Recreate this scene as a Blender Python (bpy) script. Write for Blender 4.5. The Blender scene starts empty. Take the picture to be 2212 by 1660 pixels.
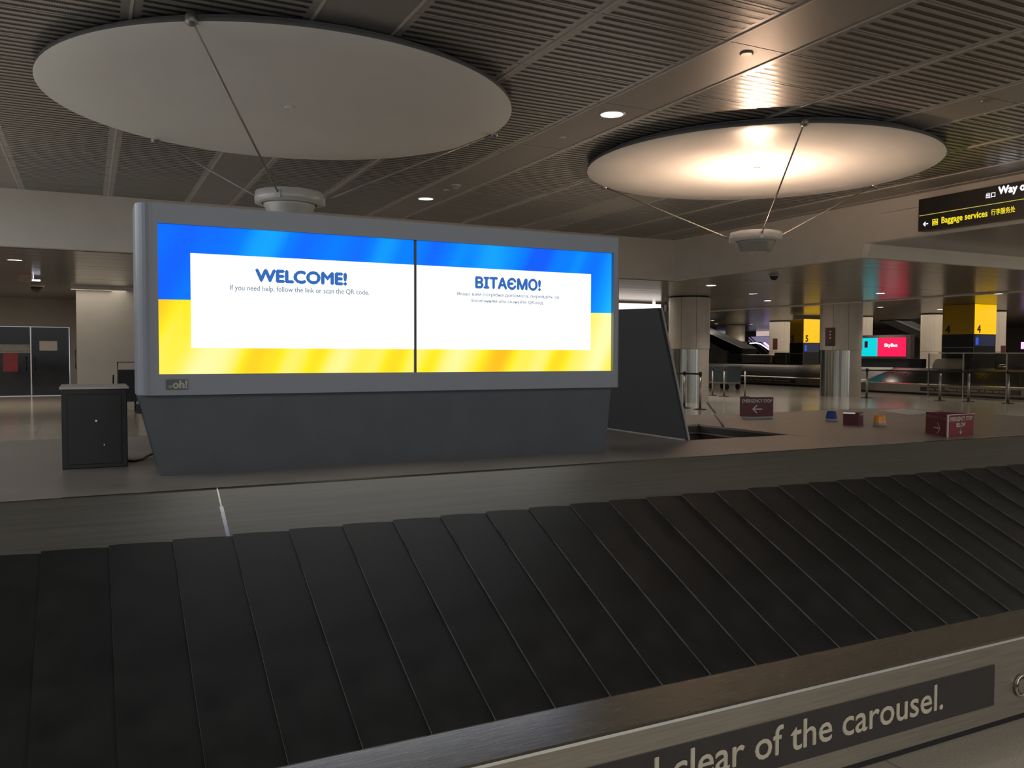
import bpy, math, random
from mathutils import Vector, Matrix
random.seed(7)
SC = bpy.context.scene
COL = SC.collection
PI = math.pi
# ------------------------------------------------------------------ camera
F, YAW, PITCH, ROLL, EYE = 1822.4, 0.46554, 0.036408, 0.003315, 1.55
fw = Vector((math.sin(YAW)*math.cos(PITCH), math.cos(YAW)*math.cos(PITCH), -math.sin(PITCH)))
r0 = Vector((math.cos(YAW), -math.sin(YAW), 0)); u0 = r0.cross(fw)
rt = r0*math.cos(ROLL)+u0*math.sin(ROLL); up = -r0*math.sin(ROLL)+u0*math.cos(ROLL)
cd = bpy.data.cameras.new('camera'); cam = bpy.data.objects.new('camera', cd); COL.objects.link(cam)
cd.sensor_width = 36; cd.lens = F/2212*36; cd.clip_end = 300; cd.clip_start = 0.05
M = Matrix(((rt.x, up.x, -fw.x, 0), (rt.y, up.y, -fw.y, 0), (rt.z, up.z, -fw.z, EYE), (0, 0, 0, 1)))
cam.matrix_world = M
SC.camera = cam
# ------------------------------------------------------------------ world, exposure, large fill lights
W = bpy.data.worlds.new('world'); SC.world = W; W.use_nodes = True
W.node_tree.nodes['Background'].inputs[0].default_value = (0.90, 0.94, 1.0, 1)
W.node_tree.nodes['Background'].inputs[1].default_value = 0.5
SC.view_settings.view_transform = 'Standard'; SC.view_settings.look = 'None'
SC.view_settings.exposure = 0.0; SC.view_settings.gamma = 1.0; SC.view_settings.use_curve_mapping = False

def area(name, loc, sx, sy, power, col, rot=(0, 0, 0)):
    l = bpy.data.lights.new(name, 'AREA'); l.shape = 'RECTANGLE'; l.size = sx; l.size_y = sy
    l.energy = power; l.color = col
    o = bpy.data.objects.new(name, l); COL.objects.link(o); o.location = loc; o.rotation_euler = rot
    return o
# the hall goes on behind the camera; these large area fills are added to brighten it
area('fill_light_behind', (2.0, -6.0, 4.3), 18, 9, 850, (1.0, 0.94, 0.86))
area('fill_light_hall', (30.0, 6.0, 3.5), 12, 12, 650, (1.0, 0.88, 0.72))
area('fill_light_far', (38.0, 30.0, 3.5), 10, 24, 900, (1.0, 0.86, 0.7))
area('fill_light_side', (-9.0, 10.0, 4.3), 7, 16, 1600, (0.92, 0.96, 1.0))
area('fill_light_recess', (19.5, 3.0, 3.6), 8, 8, 480, (1.0, 0.9, 0.76))
area('fill_light_left', (-3.0, 28.0, 3.3), 8, 5, 190, (1.0, 0.86, 0.7))
area('fill_light_mid', (17.0, 26.0, 3.3), 8, 6, 300, (1.0, 0.87, 0.74))

def PX(x, y, X=None, Y=None, Z=None):
    "the point where the sight line of a measured image point meets a real plane"
    d = fw*F + rt*(x-1106) - up*(y-830)
    if X is not None: t = X/d.x
    elif Y is not None: t = Y/d.y
    else: t = (Z-EYE)/d.z
    return Vector((0, 0, EYE)) + d*t

# ------------------------------------------------------------------ materials
def nt(name):
    m = bpy.data.materials.new(name); m.use_nodes = True
    return m, m.node_tree, m.node_tree.nodes['Principled BSDF']

def mat(name, col, rough=0.6, metal=0.0, var=0.12, scale=6.0, stretch=(1, 1, 1), rvar=0.08, bump=0.0, spec=0.5, coat=0.0):
    m, t, b = nt(name); N = t.nodes; L = t.links
    tc = N.new('ShaderNodeTexCoord'); mp = N.new('ShaderNodeMapping'); mp.inputs['Scale'].default_value = stretch
    L.new(tc.outputs['Object'], mp.inputs[0])
    no = N.new('ShaderNodeTexNoise'); no.inputs['Scale'].default_value = scale; no.inputs['Detail'].default_value = 4
    L.new(mp.outputs[0], no.inputs['Vector'])
    cr = N.new('ShaderNodeValToRGB')
    a = [max(0, c*(1-var)) for c in col]; c2 = [min(1, c*(1+var)) for c in col]
    cr.color_ramp.elements[0].position = 0.3; cr.color_ramp.elements[1].position = 0.7
    cr.color_ramp.elements[0].color = (*a, 1); cr.color_ramp.elements[1].color = (*c2, 1)
    L.new(no.outputs['Fac'], cr.inputs[0]); L.new(cr.outputs[0], b.inputs['Base Color'])
    mr = N.new('ShaderNodeMapRange'); mr.inputs[3].default_value = max(0.02, rough-rvar); mr.inputs[4].default_value = min(1, rough+rvar)
    L.new(no.outputs['Fac'], mr.inputs[0]); L.new(mr.outputs[0], b.inputs['Roughness'])
    b.inputs['Metallic'].default_value = metal
    b.inputs['Specular IOR Level'].default_value = spec
    b.inputs['Coat Weight'].default_value = coat
    if bump:
        bp = N.new('ShaderNodeBump'); bp.inputs['Strength'].default_value = bump; bp.inputs['Distance'].default_value = 0.01
        L.new(no.outputs['Fac'], bp.inputs['Height']); L.new(bp.outputs[0], b.inputs['Normal'])
    return m

def emit(name, col, s, base=(0.02, 0.02, 0.02)):
    m, t, b = nt(name)
    b.inputs['Base Color'].default_value = (*base, 1); b.inputs['Roughness'].default_value = 0.4
    b.inputs['Emission Color'].default_value = (*col, 1); b.inputs['Emission Strength'].default_value = s
    return m

def perforated(name, col):
    m, t, b = nt(name); N = t.nodes; L = t.links
    tc = N.new('ShaderNodeTexCoord'); sp = N.new('ShaderNodeSeparateXYZ'); L.new(tc.outputs['Object'], sp.inputs[0])
    outs = []
    for k, fr in ((0, 330), (1, 330)):
        a = N.new('ShaderNodeMath'); a.operation = 'MULTIPLY'; a.inputs[1].default_value = fr; L.new(sp.outputs[k], a.inputs[0])
        s = N.new('ShaderNodeMath'); s.operation = 'SINE'; L.new(a.outputs[0], s.inputs[0]); outs.append(s)
    q = N.new('ShaderNodeMath'); q.operation = 'ADD'; L.new(outs[0].outputs[0], q.inputs[0]); L.new(outs[1].outputs[0], q.inputs[1])
    g = N.new('ShaderNodeMath'); g.operation = 'GREATER_THAN'; g.inputs[1].default_value = -0.35; L.new(q.outputs[0], g.inputs[0])
    mx = N.new('ShaderNodeMix'); mx.data_type = 'RGBA'; mx.inputs[6].default_value = (*col, 1); mx.inputs[7].default_value = (0.008, 0.007, 0.007, 1)
    L.new(g.outputs[0], mx.inputs[0]); L.new(mx.outputs[2], b.inputs['Base Color'])
    b.inputs['Roughness'].default_value = 0.4
    b.inputs['Metallic'].default_value = 0.2
    return m

CEIL = mat('ceiling metal paint', (0.43, 0.415, 0.40), 0.24, 0.4, 0.02, 1, rvar=0.0)
PERF = perforated('perforated metal', (0.15, 0.14, 0.13))
BEAM = mat('beam metal paint', (0.36, 0.345, 0.33), 0.42, 0.45, 0.02, 1, rvar=0.0)
LOWC = mat('low ceiling metal', (0.24, 0.215, 0.19), 0.22, 0.4, 0.06, 2, (0.3, 3, 1), rvar=0.02)
DARK = mat('dark void', (0.015, 0.014, 0.013), 0.8)
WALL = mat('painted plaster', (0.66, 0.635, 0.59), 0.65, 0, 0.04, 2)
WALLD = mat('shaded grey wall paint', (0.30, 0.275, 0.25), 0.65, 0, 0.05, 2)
WHITE = mat('white wall paint', (0.62, 0.59, 0.54), 0.6, 0, 0.04, 2)
BEIGE = mat('beige cladding', (0.55, 0.50, 0.43), 0.4, 0, 0.05, 3)
GAP = mat('joint shadow gap', (0.05, 0.045, 0.04), 0.8)
STEEL = mat('brushed steel', (0.55, 0.52, 0.44), 0.25, 0.95, 0.05, 9, (1, 30, 30), rvar=0.08, bump=0.03)
STEELF = mat('steel fascia', (0.36, 0.33, 0.28), 0.42, 0.9, 0.12, 4, (1, 25, 25), rvar=0.06)
STEELV = mat('vertical brushed steel', (0.36, 0.355, 0.31), 0.25, 1, 0.28, 5, (6, 6, 0.06), rvar=0.1)
CHROME = mat('chrome', (0.62, 0.60, 0.56), 0.18, 1, 0.04, 4)
LIPM = mat('lip metal', (0.23, 0.222, 0.20), 0.46, 0.7, 0.10, 4, (0.4, 12, 12), rvar=0.05, bump=0.03)
DECK = mat('deck metal', (0.33, 0.30, 0.275), 0.4, 0.5, 0.14, 2.2, rvar=0.07, bump=0.04)
RUB = mat('black rubber', (0.0125, 0.013, 0.013), 0.5, 0, 0.35, 7, rvar=0.08, bump=0.08, spec=0.45)
RUBE = mat('rubber edge light line', (0.11, 0.105, 0.10), 0.5, 0, 0.6, 9)  # pale colour paints in the light caught along the plate edges
RIBM = mat('far slat metal rubber', (0.06, 0.055, 0.05), 0.25, 0.4, 0.3, 5)
STRIP = mat('dark sign film', (0.030, 0.027, 0.026), 0.45, 0, 0.15, 8)
LETT = mat('pale lettering', (0.52, 0.48, 0.38), 0.6, 0, 0.08, 20)
FRAME = mat('veil tinted frame paint', (0.225, 0.25, 0.295), 0.4, 0.2, 0.04, 5)  # bluish, lighter tint stands for the lens veil around the lit screens
PED = mat('pedestal laminate', (0.055, 0.065, 0.08), 0.38, 0, 0.12, 6)  # blue shift takes in the lens veil below the screens
BLACK = mat('black plastic', (0.012, 0.012, 0.014), 0.4, 0, 0.2, 6)
BOXM = mat('black cabinet paint', (0.010, 0.011, 0.014), 0.5, 0, 0.25, 8)
BOXT = mat('grey cabinet top', (0.42, 0.41, 0.39), 0.35, 0.2, 0.05, 8)
DISC = mat('white dish paint', (0.84, 0.845, 0.85), 0.33, 0, 0.015, 2, rvar=0.02)
DISCE = mat('dish edge paint', (0.2, 0.21, 0.22), 0.5, 0, 0.06, 3)
LAMPM = mat('lamp housing paint', (0.62, 0.62, 0.62), 0.35, 0.2, 0.04, 4)
RODM = mat('steel rod', (0.35, 0.34, 0.33), 0.35, 0.8)
LENS = mat('frosted lens', (0.30, 0.29, 0.27), 0.25, 0, 0.06)
RED = mat('sign red', (0.17, 0.014, 0.018), 0.5, 0, 0.12, 12)
REDD = mat('dark sign red', (0.085, 0.012, 0.015), 0.5, 0, 0.12, 12)
WLET = mat('white sign lettering', (0.58, 0.55, 0.52), 0.55, 0, 0.05)
BLUE = mat('blue beacon plastic', (0.003, 0.03, 0.22), 0.6, 0, 0.15, 20)
ORANGE = mat('amber beacon plastic', (0.75, 0.27, 0.02), 0.25, 0, 0.12, 20)
GREYP = mat('grey plastic', (0.3, 0.29, 0.28), 0.5)
PAPER = mat('paper', (0.62, 0.60, 0.56), 0.7, 0, 0.04)
REDP = mat('red notice', (0.30, 0.03, 0.04), 0.5, 0, 0.1)
DOORG = mat('dark door glass', (0.018, 0.019, 0.024), 0.12, 0, 0.15, 2)
CARTM = mat('blue grey cart fabric', (0.09, 0.12, 0.15), 0.6, 0, 0.12, 6)
TAPE = mat('belt tape', (0.02, 0.02, 0.022), 0.6)
POST = mat('stanchion metal', (0.36, 0.33, 0.29), 0.35, 0.8, 0.06)
SIGNB = mat('sign face black', (0.022, 0.019, 0.017), 0.4, 0, 0.1)
SUITC = mat('chute black steel', (0.014, 0.014, 0.015), 0.75, 0.0, 0.2, spec=0.15)
BROWNM = mat('brown metal housing', (0.20, 0.16, 0.135), 0.35, 0.6, 0.2, 3)
E_WHITE = emit('lamp lens glow', (1.0, 0.97, 0.90), 9)
E_GREEN = emit('cool lamp lens glow', (0.93, 1.0, 0.74), 7)
E_UP = emit('uplight glow', (1.0, 0.67, 0.45), 430)
E_TXT = emit('lit white lettering', (0.95, 0.93, 1.0), 1.3)
E_YEL = emit('lit yellow lettering', (0.95, 0.78, 0.02), 0.95)
E_LINE = emit('lit yellow line', (0.75, 0.62, 0.12), 0.75)
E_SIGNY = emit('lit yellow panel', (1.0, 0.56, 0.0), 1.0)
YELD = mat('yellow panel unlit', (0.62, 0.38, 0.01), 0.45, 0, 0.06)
E_CARD = emit('lit white card', (1.0, 1.0, 1.0), 1.25)
E_BTXT = emit('lit blue lettering', (0.01, 0.13, 0.50), 0.95)
E_GTXT = emit('lit grey lettering', (0.16, 0.24, 0.34), 1.0)
E_TURQ = emit('lit turquoise', (0.0, 0.62, 0.68), 1.1)
E_CRIM = emit('lit crimson', (1.0, 0.01, 0.09), 1.1)
E_WIN = emit('bright lit panel', (1.0, 0.90, 0.82), 1.5)
E_PINK = emit('lit pinkish window', (0.62, 0.48, 0.46), 0.9)
E_BLUEW = emit('lit bluish window', (0.16, 0.18, 0.23), 0.9)
E_VIO = emit('violet light strip', (0.75, 0.35, 1.0), 2.2)
E_LAV = emit('white light strip', (0.85, 0.85, 1.0), 2.0)
E_NAVY = emit('navy screen', (0.015, 0.05, 0.25), 0.9)

def floor_mat():
    m, t, b = nt('polished terrazzo'); N = t.nodes; L = t.links
    tc = N.new('ShaderNodeTexCoord')
    br = N.new('ShaderNodeTexBrick'); br.offset = 0; br.inputs['Scale'].default_value = 1.0
    br.inputs['Brick Width'].default_value = 0.9; br.inputs['Row Height'].default_value = 0.9; br.inputs['Mortar Size'].default_value = 0.006
    br.inputs['Color1'].default_value = (0.50, 0.45, 0.375, 1); br.inputs['Color2'].default_value = (0.46, 0.415, 0.35, 1)
    br.inputs['Mortar'].default_value = (0.30, 0.27, 0.23, 1)
    L.new(tc.outputs['Object'], br.inputs['Vector'])
    no = N.new('ShaderNodeTexNoise'); no.inputs['Scale'].default_value = 160; no.inputs['Detail'].default_value = 3
    L.new(tc.outputs['Object'], no.inputs['Vector'])
    mx = N.new('ShaderNodeMix'); mx.data_type = 'RGBA'; mx.blend_type = 'MULTIPLY'; mx.inputs[0].default_value = 0.45
    cr = N.new('ShaderNodeValToRGB'); cr.color_ramp.elements[0].position = .4; cr.color_ramp.elements[0].color = (.5, .48, .45, 1); cr.color_ramp.elements[1].position = .6
    L.new(no.outputs['Fac'], cr.inputs[0]); L.new(br.outputs[0], mx.inputs[6]); L.new(cr.outputs[0], mx.inputs[7])
    L.new(mx.outputs[2], b.inputs['Base Color'])
    b.inputs['Roughness'].default_value = 0.16; b.inputs['Specular IOR Level'].default_value = 0.6
    return m
FLOOR = floor_mat()

def glass_mat(name, col, a):
    m, t, b = nt(name); N = t.nodes; L = t.links
    tr = N.new('ShaderNodeBsdfTransparent'); tr.inputs[0].default_value = (*col, 1)
    gl = N.new('ShaderNodeBsdfGlossy'); gl.inputs['Roughness'].default_value = 0.05
    fr = N.new('ShaderNodeFresnel'); fr.inputs[0].default_value = 1.45
    mx = N.new('ShaderNodeMixShader'); L.new(fr.outputs[0], mx.inputs[0]); L.new(tr.outputs[0], mx.inputs[1]); L.new(gl.outputs[0], mx.inputs[2])
    L.new(mx.outputs[0], N['Material Output'].inputs[0])
    return m
GLASS = glass_mat('clear glass', (0.86, 0.86, 0.83), 0.1)

def flag_mat():
    "what the display shows: a blue field over a yellow field with silky folds"
    m, t, b = nt('display picture'); N = t.nodes; L = t.links
    tc = N.new('ShaderNodeTexCoord'); sp = N.new('ShaderNodeSeparateXYZ'); L.new(tc.outputs['Object'], sp.inputs[0])
    def mth(op, a, bb=None, c=None):
        n = N.new('ShaderNodeMath'); n.operation = op
        for i, v in enumerate((a, bb, c)):
            if v is None: continue
            if isinstance(v, (int, float)): n.inputs[i].default_value = v
            else: L.new(v, n.inputs[i])
        return n.outputs[0]
    X, Z = sp.outputs[0], sp.outputs[2]
    # folds: slanted waves
    wv = N.new('ShaderNodeTexNoise'); wv.inputs['Scale'].default_value = 1.0; wv.inputs['Detail'].default_value = 1.0
    cb = N.new('ShaderNodeCombineXYZ')
    sx = mth('SUBTRACT', mth('MULTIPLY', X, 3.4), mth('MULTIPLY', Z, 1.5)); L.new(sx, cb.inputs[0]); L.new(mth('MULTIPLY', Z, 0.35), cb.inputs[1])
    L.new(cb.outputs[0], wv.inputs['Vector'])
    rb = N.new('ShaderNodeValToRGB'); e = rb.color_ramp.elements
    e[0].position = 0.33; e[0].color = (0.004, 0.11, 1.0, 1); e[1].position = 0.72; e[1].color = (0.01, 0.50, 1.0, 1)
    x = e.new(0.5); x.color = (0.0, 0.21, 1.0, 1)
    ry = N.new('ShaderNodeValToRGB'); e = ry.color_ramp.elements
    e[0].position = 0.33; e[0].color = (0.95, 0.52, 0.015, 1); e[1].position = 0.68; e[1].color = (1.0, 0.95, 0.42, 1)
    x = e.new(0.46); x.color = (1.0, 0.83, 0.02, 1)
    L.new(wv.outputs['Fac'], rb.inputs[0]); L.new(wv.outputs['Fac'], ry.inputs[0])
    edge = mth('ADD', mth('MULTIPLY', mth('SINE', mth('MULTIPLY', X, 2.4)), 0.006), 0.325)
    g = mth('GREATER_THAN', Z, edge)
    mx = N.new('ShaderNodeMix'); mx.data_type = 'RGBA'; L.new(g, mx.inputs[0]); L.new(ry.outputs[0], mx.inputs[6]); L.new(rb.outputs[0], mx.inputs[7])
    b.inputs['Base Color'].default_value = (0.002, 0.002, 0.002, 1); b.inputs['Roughness'].default_value = 0.5; b.inputs['Specular IOR Level'].default_value = 0.1
    L.new(mx.outputs[2], b.inputs['Emission Color']); b.inputs['Emission Strength'].default_value = 1.05
    return m
FLAG = flag_mat()

# ------------------------------------------------------------------ mesh helpers
ORG = {}
class MB:
    def __init__(s): s.v = []; s.f = []; s.m = []; s.sm = []
    def face(s, pts, mi=0, smooth=False):
        n = len(s.v); s.v += [tuple(p) for p in pts]; s.f.append(tuple(range(n, n+len(pts)))); s.m.append(mi); s.sm.append(smooth)
    def box(s, x0, x1, y0, y1, z0, z1, mi=0):
        n = len(s.v)
        s.v += [(x0, y0, z0), (x1, y0, z0), (x1, y1, z0), (x0, y1, z0), (x0, y0, z1), (x1, y0, z1), (x1, y1, z1), (x0, y1, z1)]
        for q in ((3, 2, 1, 0), (4, 5, 6, 7), (0, 1, 5, 4), (1, 2, 6, 5), (2, 3, 7, 6), (3, 0, 4, 7)):
            s.f.append(tuple(n+i for i in q)); s.m.append(mi); s.sm.append(False)
        return s
    def prism(s, poly, axis, a, b, mi=0):
        "poly: 2D outline, extruded along axis 0/1/2 from a to b"
        def P(p, t):
            if axis == 0: return (t, p[0], p[1])
            if axis == 1: return (p[0], t, p[1])
            return (p[0], p[1], t)
        n = len(s.v); k = len(poly)
        s.v += [P(p, a) for p in poly]+[P(p, b) for p in poly]
        s.f.append(tuple(range(n, n+k))[::-1]); s.f.append(tuple(range(n+k, n+2*k))); s.m += [mi, mi]; s.sm += [False, False]
        for i in range(k):
            j = (i+1) % k; s.f.append((n+i, n+j, n+k+j, n+k+i)); s.m.append(mi); s.sm.append(False)
        return s
    def lathe(s, prof, c=(0, 0, 0), n=24, mi=0, cap=True, smooth=True):
        b0 = len(s.v)
        for (r, z) in prof:
            for i in range(n):
                a = 2*PI*i/n; s.v.append((c[0]+r*math.cos(a), c[1]+r*math.sin(a), c[2]+z))
        for k in range(len(prof)-1):
            for i in range(n):
                j = (i+1) % n
                s.f.append((b0+k*n+i, b0+k*n+j, b0+(k+1)*n+j, b0+(k+1)*n+i)); s.m.append(mi); s.sm.append(smooth)
        if cap:
            s.f.append(tuple(b0+i for i in range(n))[::-1]); s.f.append(tuple(b0+(len(prof)-1)*n+i for i in range(n))); s.m += [mi, mi]; s.sm += [False, False]
        return s
    def tube(s, pts, r, n=8, mi=0):
        pts = [Vector(p) for p in pts]; b0 = len(s.v)
        for k, p in enumerate(pts):
            d = (pts[min(k+1, len(pts)-1)]-pts[max(k-1, 0)]).normalized()
            a = d.cross(Vector((0, 0, 1)))
            if a.length < 1e-3: a = d.cross(Vector((1, 0, 0)))
            a.normalize(); b = d.cross(a)
            for i in range(n):
                t = 2*PI*i/n; s.v.append(tuple(p+(a*math.cos(t)+b*math.sin(t))*r))
        for k in range(len(pts)-1):
            for i in range(n):
                j = (i+1) % n
                s.f.append((b0+k*n+i, b0+k*n+j, b0+(k+1)*n+j, b0+(k+1)*n+i)); s.m.append(mi); s.sm.append(True)
        e = b0+(len(pts)-1)*n
        s.f.append(tuple(b0+i for i in range(n))[::-1]); s.f.append(tuple(e+i for i in range(n))); s.m += [mi, mi]; s.sm += [False, False]
        return s
    def obox(s, p, q, w, h, mi=0):
        "a bar of width w and height h from p to q"
        p, q = Vector(p), Vector(q); d = (q-p).normalized(); a = d.cross(Vector((0, 0, 1)))
        if a.length < 1e-3: a = Vector((1, 0, 0))
        a.normalize(); b = a.cross(d)
        n = len(s.v)
        for c in (p, q):
            for (i, j) in ((-1, -1), (1, -1), (1, 1), (-1, 1)): s.v.append(tuple(c+a*(i*w/2)+b*(j*h/2)))
        for f in ((0, 1, 2, 3), (7, 6, 5, 4), (0, 4, 5, 1), (1, 5, 6, 2), (2, 6, 7, 3), (3, 7, 4, 0)):
            s.f.append(tuple(n+i for i in f)); s.m.append(mi); s.sm.append(False)
        return s
    def mesh(s, name, mats, off=(0, 0, 0)):
        me = bpy.data.meshes.new(name)
        me.from_pydata([(x-off[0], y-off[1], z-off[2]) for x, y, z in s.v], [], s.f)
        for m in (mats if isinstance(mats, (list, tuple)) else [mats]): me.materials.append(m)
        for p, i, q in zip(me.polygons, s.m, s.sm): p.material_index = i; p.use_smooth = q
        me.validate(); me.update()
        return me

def tag(o, label=None, cat=None, group=None, kind=None):
    if label: o['label'] = label
    if cat: o['category'] = cat
    if group: o['group'] = group
    if kind: o['kind'] = kind
    return o
def thing(name, loc, label, cat, group=None, rz=0):
    o = bpy.data.objects.new(name, None); COL.objects.link(o); o.location = loc; o.rotation_euler = (0, 0, rz)
    o.empty_display_size = 0.1
    ORG[o.name] = tuple(loc)
    return tag(o, label, cat, group)
def link(name, me, parent=None, loc=(0, 0, 0), rot=(0, 0, 0)):
    o = bpy.data.objects.new(name, me); COL.objects.link(o); o.location = loc; o.rotation_euler = rot
    if parent is not None: o.parent = parent
    return o
def root_off(p):
    while p is not None:
        if p.name in ORG: return ORG[p.name]
        p = p.parent
    return (0, 0, 0)
def part(name, mb, m, parent, label=None, bevel=0, kind=None):
    "a piece of a thing; its vertices are given in world coordinates, the thing being unrotated"
    o = link(name, mb.mesh(name, m, root_off(parent)), parent)
    if bevel:
        b = o.modifiers.new('bevel', 'BEVEL'); b.width = bevel; b.segments = 2; b.limit_method = 'ANGLE'; b.angle_limit = 0.7
    if label: o['label'] = label
    if kind: o['kind'] = kind
    return o
def solo(name, mb, m, label, cat, group=None, bevel=0):
    o = part(name, mb, m, None, bevel=bevel); return tag(o, label, cat, group)
def struct(name, mb, m, label=None):
    o = part(name, mb, m, None); o['kind'] = 'structure'
    if label: o['label'] = label
    return o
def copy_tree(o, parent=None):
    c = o.copy(); COL.objects.link(c); c.parent = parent
    for ch in list(o.children): copy_tree(ch, c)
    return c

def text(name, s, o, xd, zd, w=None, h=None, m=None, parent=None, align='L', bold=0.0, depth=0.004, label=None, size=1.0):
    "flat lettering: o origin (left/centre of the base line), xd reading direction, zd up; fitted to width w and height h (of the whole ink)"
    cu = bpy.data.curves.new(name, 'FONT'); cu.body = s; cu.size = size; cu.extrude = 0; cu.resolution_u = 3
    cu.fill_mode = 'FRONT'
    tmp = bpy.data.objects.new('tmp', cu); COL.objects.link(tmp)
    dg = bpy.context.evaluated_depsgraph_get(); dg.update()
    me = bpy.data.meshes.new_from_object(tmp.evaluated_get(dg))
    bpy.data.objects.remove(tmp); bpy.data.curves.remove(cu)
    xs = [v.co.x for v in me.vertices]; ys = [v.co.y for v in me.vertices]
    if not xs: xs = [0, 1]; ys = [0, 1]
    x0, x1, y0, y1 = min(xs), max(xs), min(ys), max(ys)
    sx = (w/(x1-x0)) if w else None; sy = (h/(y1-y0)) if h else None
    if sx is None: sx = sy
    if sy is None: sy = sx
    xd = Vector(xd).normalized(); zd = Vector(zd).normalized(); off = Vector(root_off(parent)); o = Vector(o)
    sh = {'L': x0, 'C': (x0+x1)/2, 'R': x1}[align]
    for v in me.vertices:
        v.co = o + xd*((v.co.x-sh)*sx) + zd*((v.co.y-y0)*sy) - off
    if bold:
        dv = [(-bold*sx, 0), (bold*sx, 0), (0, -bold*sx), (0, bold*sx)]
        vs = [v.co.copy() for v in me.vertices]; fs = [tuple(p.vertices) for p in me.polygons]; nv = len(vs); V = []; Fc = []
        for i, (a, b) in enumerate(dv):
            V += [tuple(c+xd*a+zd*b+xd.cross(zd)*(.0005*i)) for c in vs]; Fc += [tuple(q+i*nv for q in f) for f in fs]
        me2 = bpy.data.meshes.new(name); me2.from_pydata(V, [], Fc); bpy.data.meshes.remove(me); me = me2
    me.materials.clear(); me.materials.append(m)
    me.name = name
    ob = link(name, me, parent)
    if label: ob['label'] = label
    return ob

def arrow(mb, o, xd, zd, s, t, kind):
    "arrow glyph as strokes; o centre, s half length, t stroke"
    o = Vector(o); xd = Vector(xd); zd = Vector(zd)
    d = {'left': -xd, 'right': xd, 'down': -zd}[kind]; n = xd if kind == 'down' else zd
    def bar(a, b):
        dd = (b-a).normalized(); nn = xd.cross(zd).normalized().cross(dd)*t/2
        mb.face([a-nn, b-nn, b+nn, a+nn])
    bar(o-d*s, o+d*s*0.9); bar(o+d*s, o+d*s*0.1+n*s*0.8); bar(o+d*s, o+d*s*0.1-n*s*0.8)

# ================================================================== SETTING
ZC, ZL, ZR, ZF = 4.40, 3.40, 3.66, 3.56      # main ceiling, low ceiling, right recess, far hall
fl = struct('floor', MB().box(-16, 70, -14, 75, -0.2, 0.0), FLOOR)
part('expansion_joint', MB().prism([(14.60, 17.30), (14.66, 17.27), (17.65, 21.20), (17.60, 21.24)], 2, -0.01, 0.003), GAP, fl)

# main ceiling: backing slab, perforated panels, plain beam plates
ce = struct('ceiling', MB().box(-16, 13.2, -14, 17.25, 4.47, 4.7), DARK)
def perf_mesh(w, d):
    mb = MB(); g = 0.006; n = 6; x0, x1 = g, w-g; y0, y1 = g, d-g; z = 0.0; pitch = (y1-y0)/n; sw = pitch*0.46; ins = 0.075
    mb.face([(x0, y0, z), (x0, y1, z), (x0+ins, y1, z), (x0+ins, y0, z)]); mb.face([(x1-ins, y0, z), (x1-ins, y1, z), (x1, y1, z), (x1, y0, z)])
    a, b = x0+ins, x1-ins; y = y0
    for k in range(n):
        s0 = y0+pitch*k+(pitch-sw)/2; s1 = s0+sw
        mb.face([(a, y, z), (a, s0, z), (b, s0, z), (b, y, z)]); mb.face([(a, s0, z+.002), (a, s1, z+.002), (b, s1, z+.002), (b, s0, z+.002)], 1)
        y = s1
    mb.face([(a, y, z), (a, y1, z), (b, y1, z), (b, y, z)])
    for (p, q) in (((x0, y0), (x1, y0)), ((x1, y0), (x1, y1)), ((x1, y1), (x0, y1)), ((x0, y1), (x0, y0))):
        mb.face([(p[0], p[1], z), (q[0], q[1], z), (q[0], q[1], z+.05), (p[0], p[1], z+.05)])
    return mb.mesh('ceiling_panel', [CEIL, PERF])
def plate_mesh(w, d):
    g = 0.006; return MB().box(g, w-g, g, d-g, 0, 0.05).mesh('beam_panel', BEAM)
PW, BW, PD = 1.39, 0.72, 0.705
PM = perf_mesh(PW, PD); PMc = perf_mesh(13.18-12.36-0.72+0.10, PD) if False else None
YS0 = 6.08-PD*5
BM = plate_mesh(BW, PD*3)
b0s = [5.25+3.5*k for k in range(-3, 3)]
for b0 in b0s:
    for j in range(-1, 8):
        y = YS0+PD*3*j - PD
        if y+PD*3 > 17.2:
            if y > 17.1: continue
            link('beam_panel', plate_mesh(BW, 17.19-y), ce, (b0, y, ZC))
        else: link('beam_panel', BM, ce, (b0, y, ZC))
    for c in (b0+BW, b0+BW+PW):
        if c > 13.1: continue
        w = min(PW, 13.19-c)
        for k in range(0, 22):
            y = YS0+PD*k
            if y > 17.0: continue
            me = PM if (w == PW and y+PD < 17.2) else perf_mesh(w, min(PD, 17.19-y))
            o = link('ceiling_panel', me, ce, (c, y, ZC), (0, 0, 0))
            o.rotation_euler = (random.uniform(-.001, .001), random.uniform(-.001, .001), 0)
RAIL = mat('ceiling rail paint', (0.55, 0.53, 0.50), 0.4, 0.1, 0.02)
rm = MB().box(-.012, .012, 0, 16.2, -.008, .02).mesh('ceiling_rail', RAIL)
for b0 in b0s:
    for c in (b0, b0+BW, b0+BW+PW):
        if -9 < c < 13.1: link('ceiling_rail', rm, ce, (c, 0.95, ZC))
# bulkheads between the high and the low ceilings
tb = struct('trim_1', MB().box(-16, 13.4, 17.2, 17.4, ZL, 4.5), WALL, 'deep beige bulkhead along the back of the high ceiling')
tr = struct('trim_2', MB().prism([(17.2, ZL), (11.45, ZL), (11.4, ZR), (-14, ZR), (-14, 4.5), (17.2, 4.5)], 0, 13.2, 13.4), WALL, 'beige bulkhead along the right of the high ceiling, under the wayfinding sign')
part('ledge', MB().box(13.12, 13.2, -14, 11.0, 4.16, 4.22), WALL, tr)
struct('trim_3', MB().box(13.4, 30, 11.4, 11.52, ZL, ZR), WALL, 'shallow fascia between the raised recess and the low ceiling')
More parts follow.
